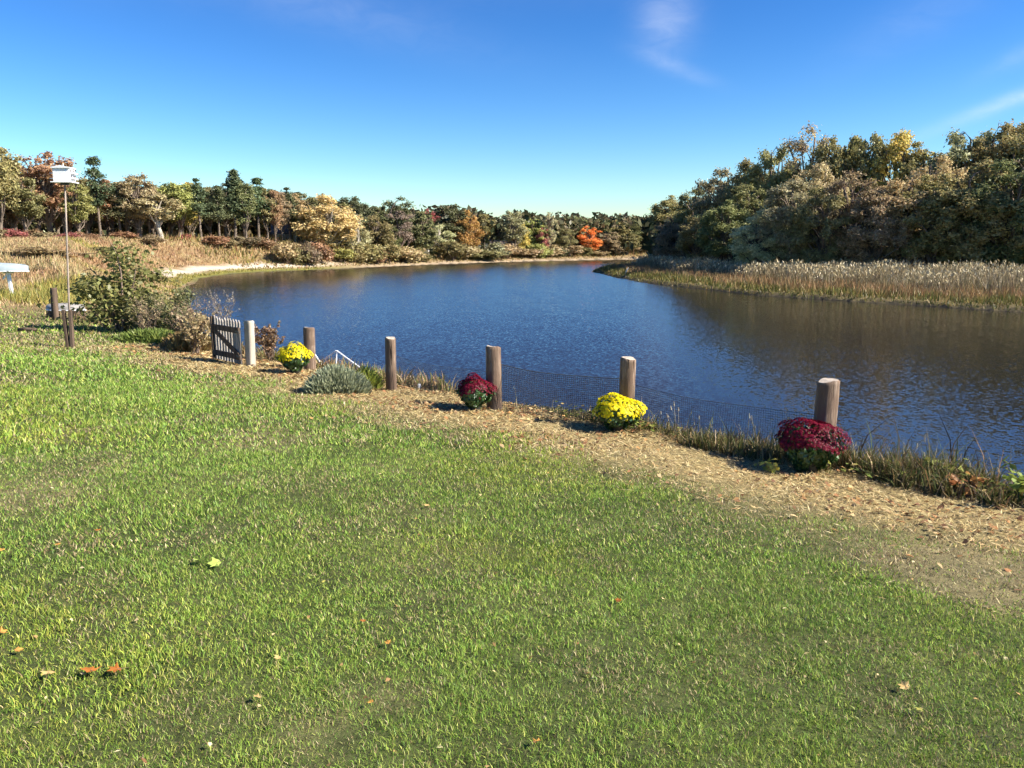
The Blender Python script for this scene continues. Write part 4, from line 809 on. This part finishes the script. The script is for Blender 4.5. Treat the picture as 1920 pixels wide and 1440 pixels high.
# ------------------------------------------------------------------ yard shrubs and single plants
def mound(name, x, y, w, h, colr, seed, label, n=2600, blade=(.10, .20), bw=.012):
    """low shrub of many upright narrow-leaved stems"""
    rng = np.random.RandomState(seed); e = empty(name, (x, y, gz(x, y))); tag(e, label, 'shrub')
    q = rng.rand(n) ** .55; a = rng.uniform(0, 6.28, n); bump_ = .8 + .25 * np.sin(a * 3 + seed)
    p = np.stack([np.cos(a) * q * w / 2 * bump_, np.sin(a) * q * w / 2 * bump_ * .8, np.zeros(n)], 1); top = h * np.sqrt(np.clip(1 - q * q * .92, 0, 1)) * rng.uniform(.35, 1.0, n)
    L = rng.uniform(*blade, n); dv = np.stack([np.cos(a) * q * .7 + rng.normal(0, .3, n), np.sin(a) * q * .7 + rng.normal(0, .3, n), np.full(n, .8)], 1); dv /= np.linalg.norm(dv, axis=1, keepdims=True)
    base = p + np.array([0, 0, 1]) * (top - L * .6)[:, None]; sd = np.cross(dv, sphere(rng, n)); sd /= np.linalg.norm(sd, axis=1, keepdims=True); sd *= bw
    V = np.stack([base, base + dv * L[:, None] * .5 + sd, base + dv * L[:, None], base + dv * L[:, None] * .5 - sd], 1).reshape(-1, 3)
    o = npobj('foliage', V, np.arange(4 * n).reshape(-1, 4), M['leaf'], e); o.color = (*[q * 1.25 for q in colr], 1)
    s_ = MB()
    for i in range(14): b_ = p[i * 7]; s_.tube([(b_[0] * .2, b_[1] * .2, 0), (b_[0], b_[1], float(top[i * 7]) * .8)], [.008, .003], 4, False)
    s_.build('stem', M['twig'], e)
mound('lavender_shrub', -2.62, 11.75, .92, .40, (.27, .29, .18), 21, 'low grey-green shrub on the straw beside the slim post', 4200)
mound('yellow_plant', -2.28, 12.35, .40, .36, (.27, .30, .06), 22, 'yellow-green tuft behind the low grey-green shrub', 900, (.14, .28), .009)
mound('green_plant', -8.3, 18.3, 1.5, .30, (.15, .19, .045), 23, 'bright green leafy clump right of the birdhouse post', 2400, (.12, .24), .02)
mound('green_plant', -9.6, 21.0, 1.3, .34, (.19, .20, .055), 24, 'yellow-green leafy clump behind the birdhouse post', 1800, (.12, .24), .02)
mound('tawny_clump', -6.9, 16.9, 1.1, .42, (.24, .17, .07), 25, 'tawny leaf clump at the foot of the leafy bush', 1600, (.10, .20), .03)
for i in range(3): shrub(f'shrub_n{i}', 720 + i, 2.2, 2.1, 3200, .052, 12, 16)
for i in range(2): bare_shrub(f'bare{i}', 740 + i)
bare_shrub('bare_leafy', 745, 1.0, .8, 1500, .035)
plant('leafy_bush', 'shrub_n0', -10.15, 20.9, 2.9, 2.25, 'lime', 'large yellow-green bush by the water at the left', 'shrub', lum=.8)
plant('leafy_bush', 'shrub_n1', -8.05, 19.6, 1.35, 1.55, 'green', 'smaller green bush right of the yellow-green one', 'shrub')
plant('leafy_bush', 'shrub_n2', -9.0, 20.2, 1.5, 1.35, 'olive', 'olive bush between the yellow-green bush and the green one', 'shrub')
plant('dry_bush', 'shrub_n1', -11.9, 24.2, 2.0, 1.0, 'tan', 'tan dry bush behind the birdhouse post', 'shrub')
plant('dry_bush', 'bare0', -7.6, 18.9, 1.2, 1.0, 'brown', 'bare twiggy bush below the green bush', 'shrub')
plant('dry_bush', 'bare1', -8.6, 18.9, 1.1, .9, 'tan', 'tangle of bare twigs under the yellow-green bush', 'shrub')
plant('dry_bush', 'bare_leafy', -7.0, 17.4, 1.0, .7, 'brown', 'dry brown twigs beside the short dark post', 'shrub')
plant('dry_bush', 'bare1', -6.25, 17.2, .85, 1.15, 'mauve', 'pinkish bare shrub rising behind the picket gate', 'shrub')
plant('russet_shrub', 'bare_leafy', -4.75, 15.7, .72, .62, 'rust', 'russet shrub between the gate post and yellow chrysanthemum', 'shrub')
plant('dry_bush', 'bare_leafy', -6.5, 16.35, .9, .7, 'tan', 'dry tan weeds just left of the picket gate', 'shrub')
def leafy_plant(x, y, h, nl, colr, seed, label, size=.05, spread=.2, name='leafy_weed'):
    """a few arching stems with broad pointed leaves"""
    rng = np.random.RandomState(seed); e = empty(name, (x, y, gz(x, y))); tag(e, label, 'weed'); s_ = MB(); P = []; D = []
    for i in range(6):
        a = rng.uniform(0, 6.28); q = np.array([math.cos(a) * spread * rng.uniform(.3, 1), math.sin(a) * spread * rng.uniform(.3, 1), h * rng.uniform(.6, 1)]); p = [np.zeros(3), q * np.array([.35, .35, .6]), q]
        s_.tube(p, [.005, .004, .002], 4, False)
        for _ in range(nl // 6): t = rng.uniform(.25, 1); P.append(q * np.array([t ** 1.4, t ** 1.4, t]) + rng.normal(0, size * .7, 3)); D.append([rng.normal() * .5, rng.normal() * .5, .8])
    s_.build('stem', M['twig'], e); P = np.array(P); o = npobj('leaves', leaf_quads(rng, P, np.array(D), np.full(len(P), size), .55), np.arange(4 * len(P)).reshape(-1, 4), M['leaf'], e); o.color = (*colr, 1)
leafy_plant(4.55, 6.75, .34, 110, (.20, .25, .05), 31, 'broad-leaved yellow-green weed at the right frame edge', .055, .34)
leafy_plant(4.95, 7.1, .40, 110, (.15, .20, .05), 32, 'dark leafy weed cut by the right frame edge', .055, .34)
leafy_plant(4.12, 7.4, .30, 70, (.27, .28, .07), 33, 'pale green weed left of the weeds at the frame edge', .05, .24)
leafy_plant(4.10, 6.95, .24, 60, (.36, .17, .06), 34, 'rusty leafy weed on the bank near the right edge', .045, .2)
leafy_plant(4.75, 6.3, .30, 110, (.13, .15, .045), 35, 'low shaded weed casting the dark patch at right', .06, .36)
leafy_plant(2.55, 7.65, .14, 36, (.42, .38, .08), 36, 'small yellow weed left of the large burgundy flowers', .04, .12)
def stalks(x, y, n, h, spread, seed, label, colr=(.5, .44, .34), lean=.25):
    rng = np.random.RandomState(seed); e = empty('dry_stalks', (x, y, gz(x, y))); tag(e, label, 'dry grass', 'dry stalks on the bank')
    for i in range(n):
        b0 = rng.normal(0, spread, 2); l = rng.normal(0, lean, 2); hh = h * rng.uniform(.6, 1.1)
        V = np.array([(b0[0], b0[1], -.03), (b0[0] + l[0] * hh * .4, b0[1] + l[1] * hh * .4, hh * .6), (b0[0] + l[0] * hh, b0[1] + l[1] * hh, hh)])
        m = MB().tube(V, [.0038, .0032, .0014], 4, False)
        if rng.rand() < .6: m.tube([V[2] - np.array([0, 0, .07 * hh]), V[2] + np.array([l[0] * .03, 0, .06 * hh])], [.009, .003], 5)
        o = m.build('stalk', None, e); o.data.materials.append(M['leaf']); o.color = (*colr, 1)
for i, (x_, y_, n_, h_, lb) in enumerate([(3.98, 8.0, 5, .52, 'pale dry stalks right of the nearest post'), (3.62, 8.35, 4, .36, 'short dry stalks just behind the nearest post'), (2.72, 8.75, 4, .42, 'dry stalk bending over left of the large burgundy flowers'), (1.95, 9.5, 6, .40, 'dry seed heads right of the bright yellow chrysanthemum'),
                                         (4.75, 7.45, 4, .48, 'dry stalks behind the weeds at the right edge'), (2.25, 9.3, 5, .34, 'tan seed heads halfway between yellow and near burgundy flowers'), (-.02, 10.98, 3, .34, 'dry stems at the foot of the netting post'), (-1.6, 12.6, 4, .30, 'dry stems just right of the slim dark post'), (4.35, 7.7, 4, .40, 'dry stalks over the water near the right edge')]):
    stalks(x_, y_, n_, h_, .07, 60 + i, lb)
# ------------------------------------------------------------------ fallen leaves on the lawn
def leaf_outline(lobes=5):
    P = []
    for i in range(lobes * 2 + 1):
        a = math.pi * (-.80 + 1.6 * i / (lobes * 2)); r_ = 1.0 if i % 2 == 0 else .52
        if i in (0, lobes * 2): r_ = .62
        P.append((math.sin(a) * r_, math.cos(a) * r_))
    return P
def fallen_leaf(x, y, size, colr, seed, label, up=.03):
    rr = random.Random(seed); P = leaf_outline(5); V = [(0, -.12, .05)] + [(p[0], p[1], .22 * (p[0] ** 2) + rr.uniform(-.1, .15)) for p in P]; F = [(0, i, i + 1) for i in range(1, len(P))] + [(0, len(P), 1)]
    e = empty('fallen_leaf', (x, y, gz(x, y) + up), rr.uniform(0, 6.28)); e.rotation_euler[0] = rr.uniform(-.35, .35); e.rotation_euler[1] = rr.uniform(-.35, .35); s_ = size / 2
    o = MB().add([(a * s_, b_ * s_, c_ * s_) for a, b_, c_ in V], F).build('leaf_blade', M['leaf'], e); o.color = (*colr, 1)
    o = MB().tube([(0, -.1 * s_, .05 * s_), (.05 * s_, -.6 * s_, .1 * s_), (.02 * s_, -1.15 * s_, .25 * s_)], [.03 * s_, .02 * s_, .02 * s_], 4, False).build('leaf_stalk', M['twig'], e)
    tag(e, label, 'leaf', 'fallen leaves on the lawn')
OR, RU, TN, YL, LG = (.60, .25, .07), (.42, .11, .035), (.62, .38, .17), (.66, .55, .14), (.52, .58, .13)
for i, (x_, y_, s_, c_, lb) in enumerate([(-1.77, 4.30, .10, LG, 'pale lime leaf pair, left one, on mid lawn'), (-1.67, 4.29, .10, LG, 'pale lime leaf pair, right one, on mid lawn'), (-1.70, 2.99, .085, RU, 'rust red leaf, left of a pair near the lower left'), (-1.60, 3.0, .075, RU, 'rust red leaf, right of a pair near the lower left'), (-1.86, 2.97, .06, TN, 'tan orange leaf left of the rust red pair'),
        (-2.10, 3.17, .05, OR, 'small orange leaf near the left frame edge'), (-2.27, 3.33, .06, OR, 'orange leaf touching the left frame edge'), (-.99, 2.87, .045, TN, 'tan leaf right of the rust red pair'), (-.55, 2.87, .035, OR, 'tiny orange leaf low in the middle of the lawn'), (.09, 2.64, .05, OR, 'orange leaf at the bottom centre of the lawn'),
        (1.71, 3.22, .062, TN, 'peach curled leaf at the lower right of the lawn'), (1.68, 3.02, .05, YL, 'yellow leaf below the peach curled leaf'), (-.63, 5.7, .055, TN, 'tan leaf alone in the middle of the lawn'), (-2.64, 4.44, .04, OR, 'small orange leaf at the left of the lawn'), (-2.88, 4.3, .05, OR, 'orange leaf at the left frame edge higher up the lawn'), (-2.55, 4.72, .05, RU, 'rust leaf on the dry patch at left'),
        (-1.02, 4.11, .035, YL, 'tiny yellow leaf right of the lime leaf pair'), (-.71, 3.58, .04, RU, 'tiny rust leaf on the middle lawn'), (-.56, 3.37, .04, OR, 'tiny orange leaf on the middle lawn'), (-1.0, 3.18, .04, TN, 'small tan leaf on the lower lawn'), (.57, 4.04, .045, RU, 'small brown leaf right of the lawn centre')]):
    fallen_leaf(x_, y_, s_, c_, 80 + i, lb)
# ------------------------------------------------------------------ houses on the far bank
def house(x, y, z, L, W, H, rh, rz, wall, roof, label, wins, chim=True):
    e = empty('house', (x, y, z), rz); tag(e, label, 'house')
    w_ = MB(); w_.add([(-L / 2, -W / 2, -1.5), (L / 2, -W / 2, -1.5), (L / 2, W / 2, -1.5), (-L / 2, W / 2, -1.5), (-L / 2, -W / 2, H), (L / 2, -W / 2, H), (L / 2, W / 2, H), (-L / 2, W / 2, H), (-L / 2, 0, H + rh - .15), (L / 2, 0, H + rh - .15)],
                      [(0, 1, 5, 4), (2, 3, 7, 6), (1, 2, 6, 9, 5), (3, 0, 4, 8, 7)]); w_.build('wall', M[wall], e)
    o_ = .35; r_ = MB(); dz = rh * o_ / (W / 2)
    for sgn in (-1, 1):
        a0, a1 = (-L / 2 - o_, sgn * (W / 2 + o_), H - dz), (L / 2 + o_, sgn * (W / 2 + o_), H - dz); b0, b1 = (-L / 2 - o_, 0, H + rh), (L / 2 + o_, 0, H + rh); t = (0, 0, .14); U = lambda p: tuple(np.add(p, t))
        r_.add([a0, a1, b1, b0, U(a0), U(a1), U(b1), U(b0)], [(0, 1, 2, 3), (4, 7, 6, 5), (0, 4, 5, 1), (1, 5, 6, 2), (3, 2, 6, 7), (0, 3, 7, 4)])
    rf_ = r_.build('roof', M[roof], e)
    if chim: MB().box((L * .22, W * .12, H + rh + .2), (.6, .6, 1.4)).build('chimney', M['brick'], rf_)
    for k in range(wins):
        xx = -L / 2 + L * (k + .5) / wins
        f_ = MB().box((xx, -W / 2 - .03, H * .55), (1.15, .08, 1.35)).build('window', M['white_paint'], e); MB().box((xx, -W / 2 - .075, H * .55), (.92, .03, 1.12)).build('pane', M['glass'], f_)
    f_ = MB().box((L / 2 + .03, 0, H * .6), (.08, 1.0, 1.2)).build('window', M['white_paint'], e); MB().box((L / 2 + .075, 0, H * .6), (.03, .8, 1.0)).build('pane', M['glass'], f_)
    MB().box((L * .08, -W / 2 - .035, 1.0), (.95, .08, 2.05)).build('door', M['dark_wood'], e)
def hz_(x, y): return gz(x, y)
for px, Yd, L, W, H, rh, rz, wl, rf_, lb, nw in [(560, 139, 8, 6, 2.0, 1.3, .25, 'house_wall', 'roof_grey', 'grey-roofed low house between the pines and the golden cottonwood', 3), (786, 163, 4.0, 4.5, 2.9, 1.5, 1.45, 'house_wall', 'roof_grey', 'small white-gabled house half hidden by far trees', 2), (912, 183, 8, 6, 2.3, 1.4, .1, 'house_wall', 'roof_tan', 'tan-roofed house above the far shore scrub', 4)]:
    xx = bearing(px, Yd); house(xx, Yd, gz(xx, Yd), L, W, H, rh, rz, wl, rf_, lb, nw)
